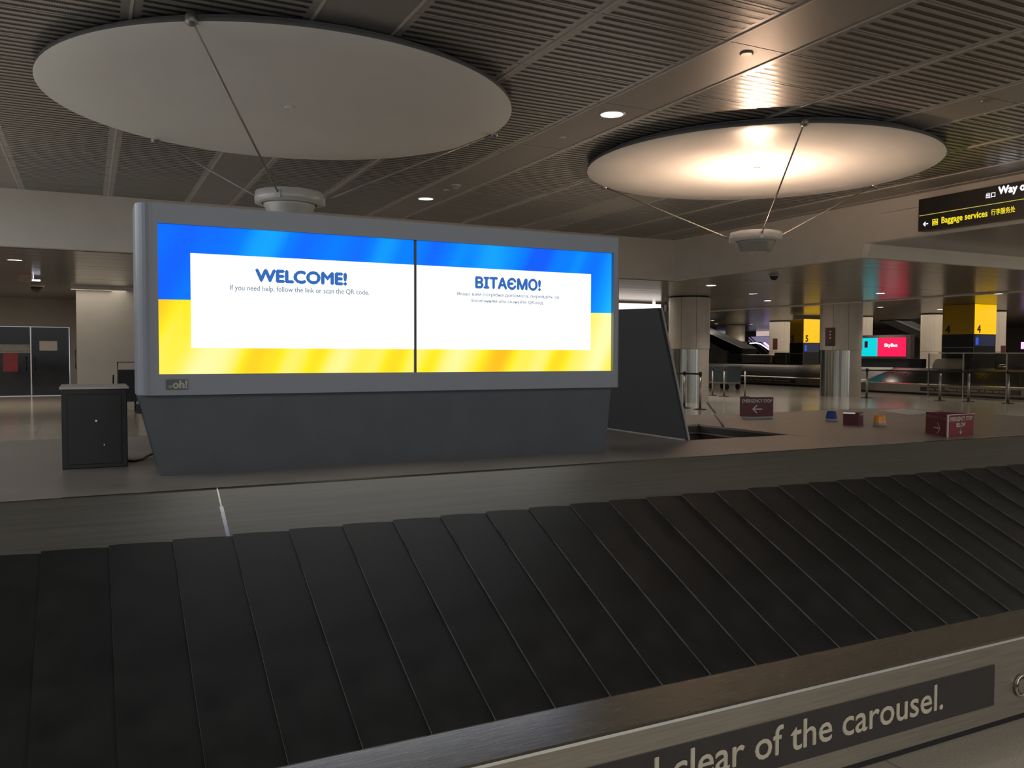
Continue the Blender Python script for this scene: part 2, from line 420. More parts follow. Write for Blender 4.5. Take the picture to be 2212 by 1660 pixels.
# low ceiling: glossy long metal planks
lc = struct('ceiling.001', MB().box(-16, 24.0, 17.4, 60, ZL+0.06, ZL+0.3), DARK, 'low glossy metal plank ceiling beyond the bulkhead')
part('backing', MB().box(13.4, 24.0, 11.5, 17.4, ZL+0.06, ZL+0.3), DARK, lc)
plL = MB().box(0, 39.97, 0.004, 0.596, 0, 0.02).mesh('ceiling_plank', LOWC)
plS = MB().box(0, 10.57, 0.004, 0.596, 0, 0.02).mesh('ceiling_plank', LOWC)
y = 11.53
while y < 46:
    if y < 17.38: o = link('ceiling_plank', plS, lc, (13.42, y, ZL))
    else: o = link('ceiling_plank', plL, lc, (-16, y, ZL))
    o.rotation_euler.x = random.uniform(-.006, .006)
    y += 0.6
struct('trim_4', MB().box(23.98, 24.12, 11.4, 60, ZL-0.04, ZF+0.02), WALL, 'pale edge strip where the low ceiling ends')
# raised recess on the right and the slatted far ceiling
rc = struct('ceiling.002', MB().box(13.4, 30, -14, 11.4, ZR, ZR+0.2), LOWC, 'plain ceiling of the raised recess behind the wayfinding sign')
fc = struct('ceiling.003', MB().box(24.12, 70, -14, 75, ZF+0.08, ZF+0.3), DARK, 'slatted ceiling of the far hall')
mb = MB()
y = 11.6
while y < 62:
    mb.box(24.15, 64, y, y+0.2, ZF, ZF+0.03); y += 0.27
part('ceiling_slats', mb, LOWC, fc, kind='stuff')
# outer walls
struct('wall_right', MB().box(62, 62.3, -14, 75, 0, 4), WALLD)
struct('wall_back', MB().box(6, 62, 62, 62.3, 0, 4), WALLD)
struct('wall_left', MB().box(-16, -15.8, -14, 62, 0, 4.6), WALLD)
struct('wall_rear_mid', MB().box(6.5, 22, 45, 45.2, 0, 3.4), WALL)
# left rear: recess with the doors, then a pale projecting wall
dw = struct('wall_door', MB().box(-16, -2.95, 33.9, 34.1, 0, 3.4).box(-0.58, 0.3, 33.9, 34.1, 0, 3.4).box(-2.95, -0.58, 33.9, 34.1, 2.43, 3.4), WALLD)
lw = struct('wall_front_left', MB().box(-0.28, 6.5, 26.6, 34.0, 0, 3.4), WHITE, 'pale projecting wall right of the dark doors')
part('cornice', MB().box(-0.40, 0.62, 26.5, 26.6, 3.28, 3.4), WHITE, lw)
part('pull_handle', MB().tube([(-0.3, 30.5, 1.0), (-0.36, 30.5, 1.02), (-0.36, 30.5, 1.6), (-0.3, 30.5, 1.62)], 0.02), BLACK, lw)

# doors
d1 = struct('door_1', MB().box(-2.93, -1.80, 33.86, 33.92, 0.02, 2.41), DOORG, 'left dark glass door leaf with a pale band')
part('frame', MB().box(-1.80, -1.76, 33.83, 33.93, 0, 2.43), CHROME, d1)
part('glazing_band', MB().box(-2.92, -1.81, 33.84, 33.86, 1.50, 1.80), mat('frosted band', (0.30, 0.29, 0.28), 0.5, 0, 0.3, 3, (1, 1, 12)), d1)
part('door_notice', MB().box(-2.62, -2.18, 33.84, 33.86, 0.86, 1.50), REDP, d1)
part('pull_handle', MB().tube([(-1.92, 33.84, 0.9), (-1.92, 33.78, 0.92), (-1.92, 33.78, 1.35), (-1.92, 33.84, 1.37)], 0.015), BLACK, d1)
d2 = struct('door_2', MB().box(-1.76, -0.60, 33.86, 33.92, 0.02, 2.41), DOORG, 'right dark door leaf with a sheet of paper on it')
part('pull_handle', MB().tube([(-1.66, 33.84, 0.9), (-1.66, 33.78, 0.92), (-1.66, 33.78, 1.35), (-1.66, 33.84, 1.37)], 0.015), BLACK, d2)
a = PX(85, 737, Y=33.84); b = PX(124, 758, Y=33.84)
solo('paper_notice', MB().box(a.x, b.x, 33.83, 33.85, b.z, a.z), PAPER, 'pale paper notice taped to the right dark door', 'notice')

# ================================================================== NEAR CAROUSEL
def rrect(x0, x1, y0, y1, r, off, step=None):
    "rounded rectangle offset outward: straight front, right end, back, left end (starts at front left, runs +x)"
    R = r+off; pts = []
    for (cx, cy, a0) in ((x1-r, y0+r, -PI/2), (x1-r, y1-r, 0), (x0+r, y1-r, PI/2), (x0+r, y0+r, PI)):
        for k in range(9):
            a = a0+PI/2*k/8; pts.append((cx+R*math.cos(a), cy+R*math.sin(a)))
    return pts
def band(x0, x1, y0, y1, r, prof):
    mb = MB(); rings = []
    for (o, z) in prof: rings.append([(p[0], p[1], z) for p in rrect(x0, x1, y0, y1, r, o)])
    n = len(rings[0])
    for k in range(len(rings)-1):
        for i in range(n):
            j = (i+1) % n; mb.face([rings[k][i], rings[k+1][i], rings[k+1][j], rings[k][j]])
    return mb
O1, O2, O3 = 0.33, 1.29, 1.47
Z1, Z2, Z3 = 0.85, 0.42, 0.405
def slat_mesh(mats, pitch, LIFT=0.009, fan=None):
    """one belt plate: local x along the belt, local y outward (towards -Y here), overlapping the next one.
    fan=(cx offset): None for a straight plate"""
    mb = MB(); w = pitch*1.06; n = 5; t = 0.006
    top = []; bot = []
    for i in range(n+1):
        u = i/n; lift = LIFT*(1-u)+0.003
        si = -0.012*math.sin(PI*u)-0.004*(1-u)
        rt_, rb_ = [], []
        for s in (0, 0.5, 1):
            o = O1+si*(1 if s == 0 else 0)+(O2-O1)*s-0.01*(s == 0); z = Z1+(Z2-Z1)*s + 0.012*(s == 0)
            rt_.append((u*w, -o, z+lift+(0.006 if s == .5 else 0))); rb_.append((u*w, -o, z+lift-t))
        top.append(rt_); bot.append(rb_)
    for i in range(n):
        for k in range(2):
            mb.face([top[i][k+1], top[i+1][k+1], top[i+1][k], top[i][k]], 0, True)
        mb.face([top[i][0], top[i+1][0], bot[i+1][0], bot[i][0]], 0)
        mb.face([top[i][2], bot[i][2], bot[i+1][2], top[i+1][2]], 0)
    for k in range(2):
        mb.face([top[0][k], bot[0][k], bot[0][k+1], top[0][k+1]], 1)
    return mb, mats
def bend(mb, r, ang):
    "wrap a straight plate round a corner of deck radius r (corner centre lies at local (0, r))"
    o = MB(); o.f = mb.f; o.m = mb.m; o.sm = mb.sm
    for (x, y, z) in mb.v:
        a = ang*x; R = r-y
        o.v.append((R*math.sin(a), r-R*math.cos(a), z))
    return o

def carousel(root, x0, x1, y0, y1, r, slatmats, phase, pitch=0.208, full=True, liplen=2.93, lipphase=0.0, pit=None, deckmat=DECK, lift=0.008):
    "local axes: front side faces -y"
    part('base', band(x0, x1, y0, y1, r, [(O1-.02, 0.0), (O3-0.09, 0.0), (O3-0.09, 0.12), (O3-.03, 0.14)]), BLACK, root)
    part('belt_bed', band(x0, x1, y0, y1, r, [(O3-.06, Z2-.04), (O2, Z2-0.02), (O1, Z1-0.03), (O1-.06, Z1-.03)]), BLACK, root)
    part('fascia', band(x0, x1, y0, y1, r, [(O3, Z3-0.012), (O3, 0.085), (O3-0.02, 0.08), (O3-.10, 0.085)]), STEELF, root)
    part('rim', band(x0, x1, y0, y1, r, [(O2-.004, Z2-0.03), (O2, Z2+0.012), (O2+.01, Z2+.014), (O3-0.012, Z3), (O3-.003, Z3-.004), (O3, Z3-.013)]), STEEL, root)
    # inner lip in separate sheets along the front, one sheet round the rest
    xs = [x0+r]; k = math.floor((x0+r-lipphase)/liplen)+1
    while lipphase+k*liplen < x1-r: xs.append(lipphase+k*liplen); k += 1
    xs.append(x1-r)
    for a, b in zip(xs[:-1], xs[1:]):
        g = 0.003
        part('lip_panel', MB().prism([(y0, 1.0), (y0-O1, Z1-.01), (y0-O1+.01, Z1-.03), (y0+.02, .975), (y0+.02, 1.0)], 0, a+g, b-g), LIPM, root)
        part('lip_edge', MB().prism([(y0-.006, 1.0), (y0-.004, 1.003), (y0+.004, 1.003), (y0+.004, .995)], 0, a+g, b-g), CHROME, root)
        part('joint_strip', MB().prism([(y0-.002, .998), (y0-O1, Z1-.008), (y0-O1, Z1-.02), (y0, .99)], 0, b-.007, b+.007), STEEL, root)
    mb = MB(); A = rrect(x0, x1, y0, y1, r, 0); B = rrect(x0, x1, y0, y1, r, O1)
    for i in range(8, 35):
        pass
    for i in list(range(0, 8))+list(range(8, 27))+list(range(27, 35)):
        mb.face([(*A[i], 1.0), (*B[i], Z1-.01), (*B[i+1], Z1-.01), (*A[i+1], 1.0)])
    part('end_lip_panel', mb, LIPM, root)
    # deck sheets
    def deckpoly(c0, c1, lo=None, hi=None):
        P = rrect(x0, x1, y0, y1, r, 0)
        def clip(P, ax, v, keep):
            out = []
            for i in range(len(P)):
                p, q = P[i-1], P[i]; ip = (p[ax]-v)*keep >= 0; iq = (q[ax]-v)*keep >= 0
                if ip != iq:
                    t = (v-p[ax])/(q[ax]-p[ax]); out.append(tuple(p[j]+(q[j]-p[j])*t for j in (0, 1)))
                if iq: out.append(q)
            return out
        P = clip(P, 0, c0, 1); P = clip(P, 0, c1, -1)
        if lo is not None: P = clip(P, 1, lo, 1)
        if hi is not None: P = clip(P, 1, hi, -1)
        return P
    g = 0.002
    cuts = [x0]+xs[1:-1]+[x1]
    if pit:
        px0, px1, py0, py1 = pit
        part('deck_panel', MB().prism(deckpoly(cuts[0], px0-g), 2, .985, 1.0), deckmat, root)
        part('deck_panel', MB().prism(deckpoly(px0+g, px1-g, None, py0), 2, .985, 1.0), deckmat, root)
        part('deck_panel', MB().prism(deckpoly(px0+g, px1-g, py1, None), 2, .985, 1.0), deckmat, root)
        part('deck_panel', MB().prism(deckpoly(px1+g, x1), 2, .985, 1.0), deckmat, root)
        w = MB().box(px0-.02, px0, py0, py1, .4, .985).box(px1, px1+.02, py0, py1, .4, .985).box(px0, px1, py0-.02, py0, .4, .985).box(px0, px1, py1, py1+.02, .4, .985)
        part('pit_wall', w, mat('pit wall steel', (.07, .065, .06), .5, .3), root)
        part('pit_floor', MB().box(px0, px1, py0, py1, .62, .64), SUITC, root)
        part('pit_rim', MB().box(px0, px1, py1-.03, py1-.015, .93, .94).box(px1-.03, px1-.015, py0, py1, .93, .94), STEELF, root)
    else:
        part('deck_panel', MB().prism(deckpoly(x0, x1), 2, .985, 1.0), deckmat, root)
    # belt plates
    sm, mats = slat_mesh(slatmats, pitch, lift)
    me = sm.mesh('belt_plate', mats)
    xa = phase
    while xa-pitch > x0+r: xa -= pitch
    while xa < x0+r: xa += pitch
    x = xa
    while x < x1-r-0.01:
        o = link('belt_plate', me, root, (x, y0, 0)); x += pitch
    if full:
        for (cx, cy, rz, L) in ((x1-r, y0, 0, 0), (x1, y1-r, PI/2, 0), (x0+r, y1, PI, 0), (x0, y0+r, 1.5*PI, 0)):
            na = 11; ang = (PI/2)/(na)/pitch
            cm = bend(sm, r, ang).mesh('belt_plate', mats)
            for k in range(na):
                th = (PI/2)/na*k
                # rotate about corner centre
                ccx = cx+math.cos(rz+PI/2)*r; ccy = cy+math.sin(rz+PI/2)*r
                a = rz+th
                link('belt_plate', cm, root, (ccx-math.cos(a+PI/2)*r, ccy-math.sin(a+PI/2)*r, 0), (0, 0, a))
    sides = [(x1, y0+r, PI/2, (y1-y0)-2*r), (x0, y1-r, 1.5*PI, (y1-y0)-2*r)] if full else []
    if full: sides.append((x1-r, y1, PI, (x1-x0)-2*r))
    for (cx, cy, rz, Ln) in sides:
        n = int(Ln/pitch+0.5)
        for k in range(n):
            t = k*Ln/n
            link('belt_plate', me, root, (cx+math.cos(rz)*t, cy+math.sin(rz)*t, 0), (0, 0, rz))

nc = thing('baggage_carousel', (0, 0, 0), 'near baggage carousel with black sloping rubber plates and steel rim across the foreground', 'baggage carousel')
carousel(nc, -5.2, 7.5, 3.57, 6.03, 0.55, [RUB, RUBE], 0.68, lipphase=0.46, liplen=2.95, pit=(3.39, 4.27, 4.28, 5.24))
st = part('warning_strip', MB().box(-0.6, 3.205, 2.095, 2.099, 0.155, 0.318), STRIP, nc)
text('lettering', 'stand clear of the carousel.', (2.895, 2.0945, 0.200), (1, 0, 0), (0, 0, 1), w=1.64, h=0.100, m=LETT, parent=st, align='R', bold=0.012)
text('lettering', 'Stay safe. Please', (1.17, 2.0945, 0.174), (1, 0, 0), (0, 0, 1), w=0.98, h=0.126, m=LETT, parent=st, align='R', bold=0.012)
lk = MB()
for rr in (0.036,):
    pts = [(3.375+rr*math.cos(t), 2.092, 0.205+1.15*rr*math.sin(t)) for t in [2*PI*k/16 for k in range(17)]]
    lk.tube(pts, 0.006, 6)
part('lock_ring', lk, STEEL, nc)
part('lock_barrel', MB().prism([(3.375+.024*math.cos(2*PI*k/14), .205+.028*math.sin(2*PI*k/14)) for k in range(14)], 1, 2.09, 2.1), STEELF, nc)

# ================================================================== VIDEO WALL UNIT
ad = thing('advertising_display', (1.44, 4.15, 1.0), 'wide twin-screen display in a grey frame glowing blue and yellow on the near carousel', 'display')
X0, X1, S0, S1, SM = 0.19, 2.69, 0.277, 2.642, 1.469
ZB, ZT, SB, ST = 1.36, 2.20, 1.453, 2.113
fr = MB()
# rounded left stile: quarter-round profile in plan
prof = [(X0+0.085*(1-math.cos(t)), 4.075-0.085*math.sin(t)) for t in [PI/2*k/8 for k in range(9)]]
prof = [(X0, 4.24)]+prof+[(S0, 3.99), (S0, 4.24)]
fr.prism(prof, 2, ZB, ZT)
prof = [(S1, 4.24), (S1, 3.99), (X1-.02, 3.99), (X1, 4.01), (X1, 4.24)]
fr.prism(prof, 2, ZB, ZT)
fr.box(S0, S1, 3.99, 4.24, ZB, SB); fr.box(S0, S1, 3.99, 4.24, ST, ZT); fr.box(S0, S1, 4.10, 4.24, SB, ST)
fp = part('frame', fr, FRAME, ad)
# screens: their local z runs from 0 at the lower edge, as the picture material expects
def screen(xa, xb, lab):
    me = MB().box(xa, xb, 4.012, 4.06, 0, ST-SB).mesh('screen', [FLAG])
    o = link('screen', me, ad, (-1.44, -4.15, SB-1.0)); o['label'] = lab
    ORG[o.name] = (0, 0, SB)
    return o
sl = screen(S0+.002, SM-.006, 'left screen with the English greeting')
sr = screen(SM+.006, S1-.002, 'right screen with the Ukrainian greeting')
part('bezel', MB().box(SM-.006, SM+.006, 4.005, 4.05, SB, ST), PED, ad)
YT = 4.004
c0 = PX(411, 547, Y=4.012); c1 = PX(411, 752, Y=4.012); c2 = PX(1275, 757, Y=4.012)
part('notice_card', MB().box(c0.x, SM-.006, 4.009, 4.0125, c1.z, c0.z), E_CARD, sl)
part('notice_card', MB().box(SM+.006, c2.x, 4.009, 4.0125, c1.z, c0.z), E_CARD, sr)
def scr_text(s, xa, ya, xb, yb, htop, m, par, bold, dz=0):
    p = PX(xa, ya, Y=4.007); q = PX(xb, yb, Y=4.007); h = PX(xa, htop, Y=4.007).z-p.z
    zz = min(p.z, q.z) if dz == 0 else (p.z+q.z)/2
    return text('lettering', s, (p.x, 4.0075, (p.z+q.z)/2), (1, 0, 0), (0, 0, 1), w=q.x-p.x, h=h, m=m, parent=par, bold=bold)
scr_text('WELCOME!', 553, 609, 748, 615, 583, E_BTXT, sl, 0.05)
scr_text('If you need help, follow the link or scan the QR code.', 497, 631, 797, 640, 616, E_GTXT, sl, 0.012)
scr_text('ВІТАЄМО!', 1028, 623, 1167, 627, 599, E_BTXT, sr, 0.05)
scr_text('Якщо вам потрібна допомога, перейдіть за', 987, 641, 1207, 646, 632, E_GTXT, sr, 0.008)
scr_text('посиланням або скануйте QR-код.', 1017, 655, 1174, 659, 646, E_GTXT, sr, 0.008)
# pedestal
pd = MB()
pd.face([(X0+.005, 4.03, ZB), (0.283, 4.03, 1.0), (2.62, 4.03, 1.0), (2.655, 4.03, ZB)])
pd.face([(X0+.005, 4.30, ZB), (2.655, 4.30, ZB), (2.62, 4.30, 1.0), (0.283, 4.30, 1.0)])
pd.face([(X0+.005, 4.03, ZB), (X0+.005, 4.30, ZB), (.283, 4.30, 1.0), (.283, 4.03, 1.0)])
pd.face([(2.655, 4.03, ZB), (2.62, 4.03, 1.0), (2.62, 4.30, 1.0), (2.655, 4.30, ZB)])
part('pedestal', pd, PED, ad)
part('side_latch', MB().box(X0+.005, X0+.03, 4.18, 4.26, 1.27, 1.31), BLACK, ad)
lg = part('logo_plate', MB().box(0.305, 0.395, 3.984, 3.991, 1.385, 1.430), mat('logo plate grey', (.10, .105, .11), .5), ad)
text('lettering', 'oh!', (0.332, 3.9835, 1.391), (1, 0, 0), (0, 0, 1), w=0.058, h=0.034, m=mat('logo letters', (.42, .43, .42), .5), parent=lg, bold=0.05)
text('lettering', 'o', (0.314, 3.9835, 1.392), (1, 0, 0), (0, 0, 1), w=0.013, h=0.012, m=bpy.data.materials['logo letters'], parent=lg, bold=0.02)

# black cabinet left of the display
bx = thing('equipment_cabinet', (0.03, 4.6, 1.0), 'small matt black cabinet with a grey top standing left of the display', 'cabinet')
part('body', MB().box(-0.115, 0.165, 4.44, 4.82, 1.0, 1.375), BOXM, bx, bevel=0.004)
part('front_panel', MB().box(-0.09, 0.14, 4.434, 4.44, 1.02, 1.35), BOXM, bx, bevel=0.002)
part('top', MB().box(-0.122, 0.172, 4.43, 4.85, 1.375, 1.385), BOXT, bx)
part('lock', MB().prism([(.03+.005*math.cos(k), 1.225+.005*math.sin(k)) for k in [2*PI*i/10 for i in range(10)]], 1, 4.428, 4.436), CHROME, bx)
part('screw', MB().prism([(.063+.003*math.cos(k), 1.11+.003*math.sin(k)) for k in [2*PI*i/10 for i in range(10)]], 1, 4.428, 4.436), CHROME, bx)
solo('power_cable', MB().tube([(0.168, 4.62, 1.006), (0.20, 4.60, 1.004), (0.24, 4.66, 1.004), (0.27, 4.74, 1.012), (0.31, 4.80, 1.02), (0.36, 4.78, 1.006)], 0.006), BLACK, 'black cable on the deck between the small cabinet and the display', 'cable')

# shroud beside the deck opening
SHR = mat('shroud dark laminate', (.012, .014, .018), .5)
sh = thing('chute_shroud', (3.41, 4.77, 1.0), 'dark slanted steel side plate rising from the deck opening right of the display', 'shroud')
part('side_plate', MB().prism([(4.29, 1.0), (4.59, 1.855), (5.24, 1.87), (5.24, 1.0)], 0, 3.39, 3.412), SHR, sh)
part('edge_trim', MB().obox((3.416, 4.285, 1.0), (3.416, 4.587, 1.855), .010, .016), GREYP, sh)
part('bottom_trim', MB().box(3.378, 3.39, 4.29, 5.24, 1.0, 1.008), STEELF, sh)
part('back_plate', MB().box(3.412, 3.50, 5.22, 5.24, 1.0, 1.86), SUITC, sh)

# things on the deck
def panel_sign(name, pa, pb, z0, z1, th, label, cat, group=None):
    pass
YE = 5.6
es = thing('emergency_stop_sign', (5.16, YE, 1.0), 'small dark red emergency stop sign with left arrow at the far deck edge', 'sign')
def vplane(root, pa, pb, z0, z1, th, m, nm='panel'):
    pa, pb = Vector((*pa, 0)), Vector((*pb, 0)); d = (pb-pa).normalized(); n = Vector((-d.y, d.x, 0))
    P = [pa, pb, pb+n*th, pa+n*th]
    return part(nm, MB().prism([(p.x, p.y) for p in P], 2, z0, z1), m, root), d, -n
p, d, n = vplane(es, (5.02, 5.60), (5.295, 5.50), 1.012, 1.178, .02, REDD)
def sgn_text(par, s, pa, d, n, u0, z, w, h, m=WLET, bold=0.01):
    return text('lettering', s, Vector((pa[0], pa[1], z))+d*u0+n*0.0015, d, (0, 0, 1), w=w, h=h, m=m, parent=par, bold=bold)
sgn_text(p, 'EMERGENCY STOP', (5.02, 5.60), d, n, .012, 1.132, .268, .028, bold=0.02)
mb = MB(); o = Vector((5.02, 5.60, 1.075))+d*.15+n*.0015; arrow(mb, o, d, Vector((0, 0, 1)), .042, .009, 'left'); part('arrow', mb, WLET, p)
part('base', MB().box(5.04, 5.28, 5.49, 5.61, 1.0, 1.012), GREYP, es)

eb = thing('emergency_stop_box', (5.3, 3.85, 1.0), 'two-sided red emergency stop box sign with arrows at the right edge of the deck', 'sign')
pA, dA, nA = vplane(eb, (5.28, 4.0), (5.10, 3.70), 1.0, 1.148, .012, RED, 'left_panel')
sgn_text(pA, 'EMERGENCY STOP', (5.28, 4.0), dA, nA, .012, 1.113, .32, .020, mat('faded lettering', (.30, .16, .16), .55), bold=0.02)
mb = MB(); arrow(mb, Vector((5.28, 4.0, 1.05))+dA*.19+nA*.0015, dA, Vector((0, 0, 1)), .05, .007, 'right'); part('arrow', mb, WLET, pA)
pB, dB, nB = vplane(eb, (5.10, 3.70), (5.41, 3.73), 1.0, 1.148, .012, RED, 'right_panel')
sgn_text(pB, 'EMERGENCY STOP', (5.10, 3.70), dB, nB, .02, 1.105, .27, .028, bold=0.02)
sgn_text(pB, 'BELOW', (5.10, 3.70), dB, nB, .10, 1.065, .11, .028, bold=0.02)
mb = MB(); arrow(mb, Vector((5.10, 3.70, 1.035))+dB*.155+nB*.0015, dB, Vector((0, 0, 1)), .018, .005, 'down'); part('arrow', mb, WLET, pB)
part('corner_trim', MB().box(5.093, 5.101, 3.692, 3.70, 1.0, 1.15).obox((5.10, 3.698, 1.149), (5.41, 3.728, 1.149), .014, .004), WLET, eb)
part('back', MB().prism([(5.285, 3.99), (5.42, 3.95), (5.42, 3.75), (5.40, 3.75)], 2, 1.0, 1.147), RED, eb)

def beacon(x, y, m, label, tall=.085, r0=.046, r1=.037):
    t = thing('warning_beacon', (x, y, 1.0), label, 'beacon', 'warning beacons on the near carousel deck')
    part('base', MB().lathe([(r0, 0), (r0, .018), (r0*.93, .022)], (x, y, 1.0), 20), GREYP, t)
    part('lens', MB().lathe([(r0, .022), (r1*1.02, tall-.012), (r1*.9, tall-.003), (r1*.5, tall)], (x, y, 1.0), 12, smooth=False), m, t)
    return t
beacon(5.47, 5.02, BLUE, 'blue warning beacon on the carousel deck, leftmost of the small lamps')
beacon(5.44, 4.52, ORANGE, 'amber warning beacon on the carousel deck between red strobe and emergency box')
t = thing('strobe_unit', (5.34, 4.67, 1.0), 'small red strobe box with white lamp between the blue and amber beacons', 'strobe')
part('housing', MB().prism([(5.27, 4.72), (5.335, 4.63), (5.40, 4.64), (5.34, 4.76)], 2, 1.0, 1.098), REDD, t)
part('lamp', MB().prism([(5.267, 4.718), (5.318, 4.646), (5.322, 4.650), (5.272, 4.722)], 2, 1.089, 1.097), emit('strobe glow', (1, 1, 1), .45), t)
text('lettering', 'LED', (5.347, 4.628, 1.078), (1, .15, 0), (0, 0, 1), w=.045, h=.014, m=WLET, parent=t, bold=.02)
solo('cardboard_sheet', MB().prism([(6.70, 5.25), (6.95, 5.78), (7.32, 5.82), (7.30, 5.40)], 2, 1.0, 1.004), PAPER, 'pale flat sheet lying at the far right of the deck', 'sheet')
solo('deck_cable', MB().tube([(5.04, 5.96, 1.004), (4.75, 5.58, 1.004), (4.50, 5.25, 1.004), (4.28, 4.96, 1.004)], 0.005, 6), BLACK, 'thin dark cable running over the deck to the opening', 'cable')

# ================================================================== CEILING DISHES WITH LAMPS
def dish(x, y, lit, label):
    R, z = 2.50, 4.28
    t = thing('reflector_dish', (x, y, 3.0), label, 'ceiling light')
    prof = []
    mb = MB()
    rings = [(0.001, .03), (0.5, .028), (1.0, .024), (1.5, .017), (2.0, .008), (R-.01, 0.0), (R, .004)]
    mb.lathe([(a, z+b-0) for a, b in rings], (x, y, 0), 96, 0, cap=False)
    part('dish', mb, DISC, t)
    part('dish_edge', MB().lathe([(R, z+.004), (R-.005, z+.05), (R-.12, z+.07), (R-.12, ZC-.012)], (x, y, 0), 96, 0, cap=False), DISCE, t)
    part('centre_cap', MB().lathe([(.04, z+.005), (.05, z+.015), (.05, z+.03)], (x, y, 0), 16), DISC, t)
    zl = 3.27
    h = MB().lathe([(.30, zl-.055), (.375, zl-.05), (.38, zl), (.37, zl+.075), (.31, zl+.09), (.28, zl+.09), (.26, zl+.03), (.05, zl+.03)], (x, y, 0), 48, cap=False)
    part('lamp_ring', h, LAMPM, t)
    part('lamp_bowl', MB().lathe([(.29, zl-.05), (.275, zl-.08), (.225, zl-.20), (.20, zl-.215)], (x, y, 0), 48), LENS if lit else LAMPM, t)
    if lit: part('lamp_glow', MB().lathe([(.10, zl+.031), (.12, zl+.04), (.12, zl+.10), (.08, zl+.12)], (x, y, 0), 24), E_UP, t)
    for a in (-PI/2-.05+.0, PI/2+.55, -.02) if False else ANG[lit]:
        ca, sa = math.cos(a), math.sin(a)
        o = (x+ca*(R+.02), y+sa*(R+.02), z+.01); i = (x+ca*.38, y+sa*.38, zl+.01)
        rd = part('rod', MB().tube([o, i], .011, 8), RODM, t)
        part('clip', MB().lathe([(.02, -.05), (.05, -.03), (.055, .02), (.03, .06)], (o[0], o[1], o[2]), 12), RODM, rd)
        part('bracket', MB().obox((x+ca*.33, y+sa*.33, zl), (x+ca*.40, y+sa*.40, zl), .05, .09), LAMPM, rd)
    return t
ANG = {}
def ang_of(px, py, c):
    q = PX(px, py, Z=4.29); return math.atan2(q.y-c[1], q.x-c[0])
CL, CR = (2.05, 9.68), (8.87, 9.62)
ANG[False] = [ang_of(405, 35, CL), ang_of(330, 302, CL), ang_of(1085, 292, CL)]
ANG[True] = [ang_of(1740, 262, CR), ang_of(1297, 405, CR), ang_of(1903, 402, CR)]
dish(*CL, False, 'large unlit round reflector dish with its lamp hanging above the display')
dish(*CR, True, 'large lit round reflector dish glowing warm on the right')

def downlight(x, y, z, r, m, label, power, col, group='recessed downlights', ring=True):
    t = thing('downlight', (x, y, z), label, 'downlight', group)
    part('trim_ring', MB().lathe([(r*1.18, z), (r*1.18, z-.006), (r*1.0, z-.010), (r*.98, z-.004)], (x, y, 0), 32, cap=False), LAMPM, t)
    part('lens', MB().lathe([(r, z-.003), (r, z-.001)], (x, y, 0), 32), m, t)
    if power:
        l = bpy.data.lights.new('downlight_lamp', 'SPOT'); l.energy = power; l.color = col; l.spot_size = 2.0; l.spot_blend = .6; l.shadow_soft_size = r*.7
        o = bpy.data.objects.new('downlight_lamp', l); COL.objects.link(o); o.location = (0, 0, -.03); l.energy *= 3.0; o.parent = t
    return t
downlight(5.61, 8.54, ZC, .135, E_WHITE, 'bright round downlight in the plain ceiling strip between the two dishes', 26, (1, .97, .88))
downlight(5.61, 14.74, ZC, .135, E_GREEN, 'smaller greenish downlight above the middle of the display', 26, (.95, 1, .8))
for i, (x, y, lab) in enumerate(((1536, 617, 'downlight in the low ceiling just right of the nearer column'), (1627, 635, 'second downlight in the low ceiling right of the nearer column'),
        (1658, 650, 'third and smallest downlight before the edge of the low ceiling'), (1902, 634, 'downlight in the low ceiling beside the red reflection'), (32, 562, 'long bright downlight in the low ceiling above the dark doors'))):
    q = PX(x, y, Z=ZL-.002)
    downlight(q.x, q.y, ZL, .13, E_WHITE, lab, 30, (1, .92, .82))
for i, (x, y, lab) in enumerate(((1762, 658, 'downlight in the far ceiling left of the farther column'), (2157, 635, 'downlight in the far ceiling right of the number four totem'),
        (2031, 669, 'downlight in the far ceiling left of the number four totem'), (1902, 664, 'faint downlight under the hanging monitor'), (1941, 648, 'downlight at the corner of the hanging monitor'),
        (1547, 700, 'downlight in the far ceiling above the black chute'), (1623, 701, 'downlight in the far ceiling above the escalator'), (1539, 693, 'faint downlight beside the nearer column'))):
    q = PX(x, y, Z=ZF-.002)
    downlight(q.x, q.y, ZF, .13, E_WHITE, lab, 30, (1, .88, .74))
# small ceiling fittings
def puck(x, y, z, r, h, m, lab, cat='sensor', name='ceiling_sensor'):
    q = PX(x, y, Z=z); solo(name, MB().lathe([(r*.8, z-h), (r, z-h*.6), (r, z)], (q.x, q.y, 0), 20), m, lab, cat)
puck(1613, 115, ZC, .062, .012, RODM, 'dark round sensor in the plain ceiling strip above the lit dish')
puck(1214, 296, ZC, .05, .01, WHITE, 'small white round cover in the ceiling strip left of the bright downlight')
puck(2131, 218, ZC, .05, .01, RODM, 'small dark cover in the rightmost plain ceiling strip')
puck(963, 410, ZC, .05, .012, WHITE, 'small white cover beside the dome camera')
def dome(x, y, z, r, lab, m=BLACK):
    q = PX(x, y, Z=z); t = thing('dome_camera', (q.x, q.y, z), lab, 'camera')
    part('housing', MB().lathe([(r*1.15, z-.03), (r*1.15, z)], (q.x, q.y, 0), 24), LAMPM, t)
    part('dome', MB().lathe([(r*math.cos(a), z-.03-r*math.sin(a)) for a in [PI/2*k/6 for k in range(6)]], (q.x, q.y, 0), 20), m, t)
dome(985, 399, ZC, .07, 'dome camera in the ceiling strip above the smaller downlight', LENS)
dome(1672, 594, ZL, .10, 'dark dome camera in the low ceiling near the bulkhead')
dome(80, 618, ZL, .16, 'dark dome camera hanging near the dark doors')
q = PX(55, 594, Z=ZL)
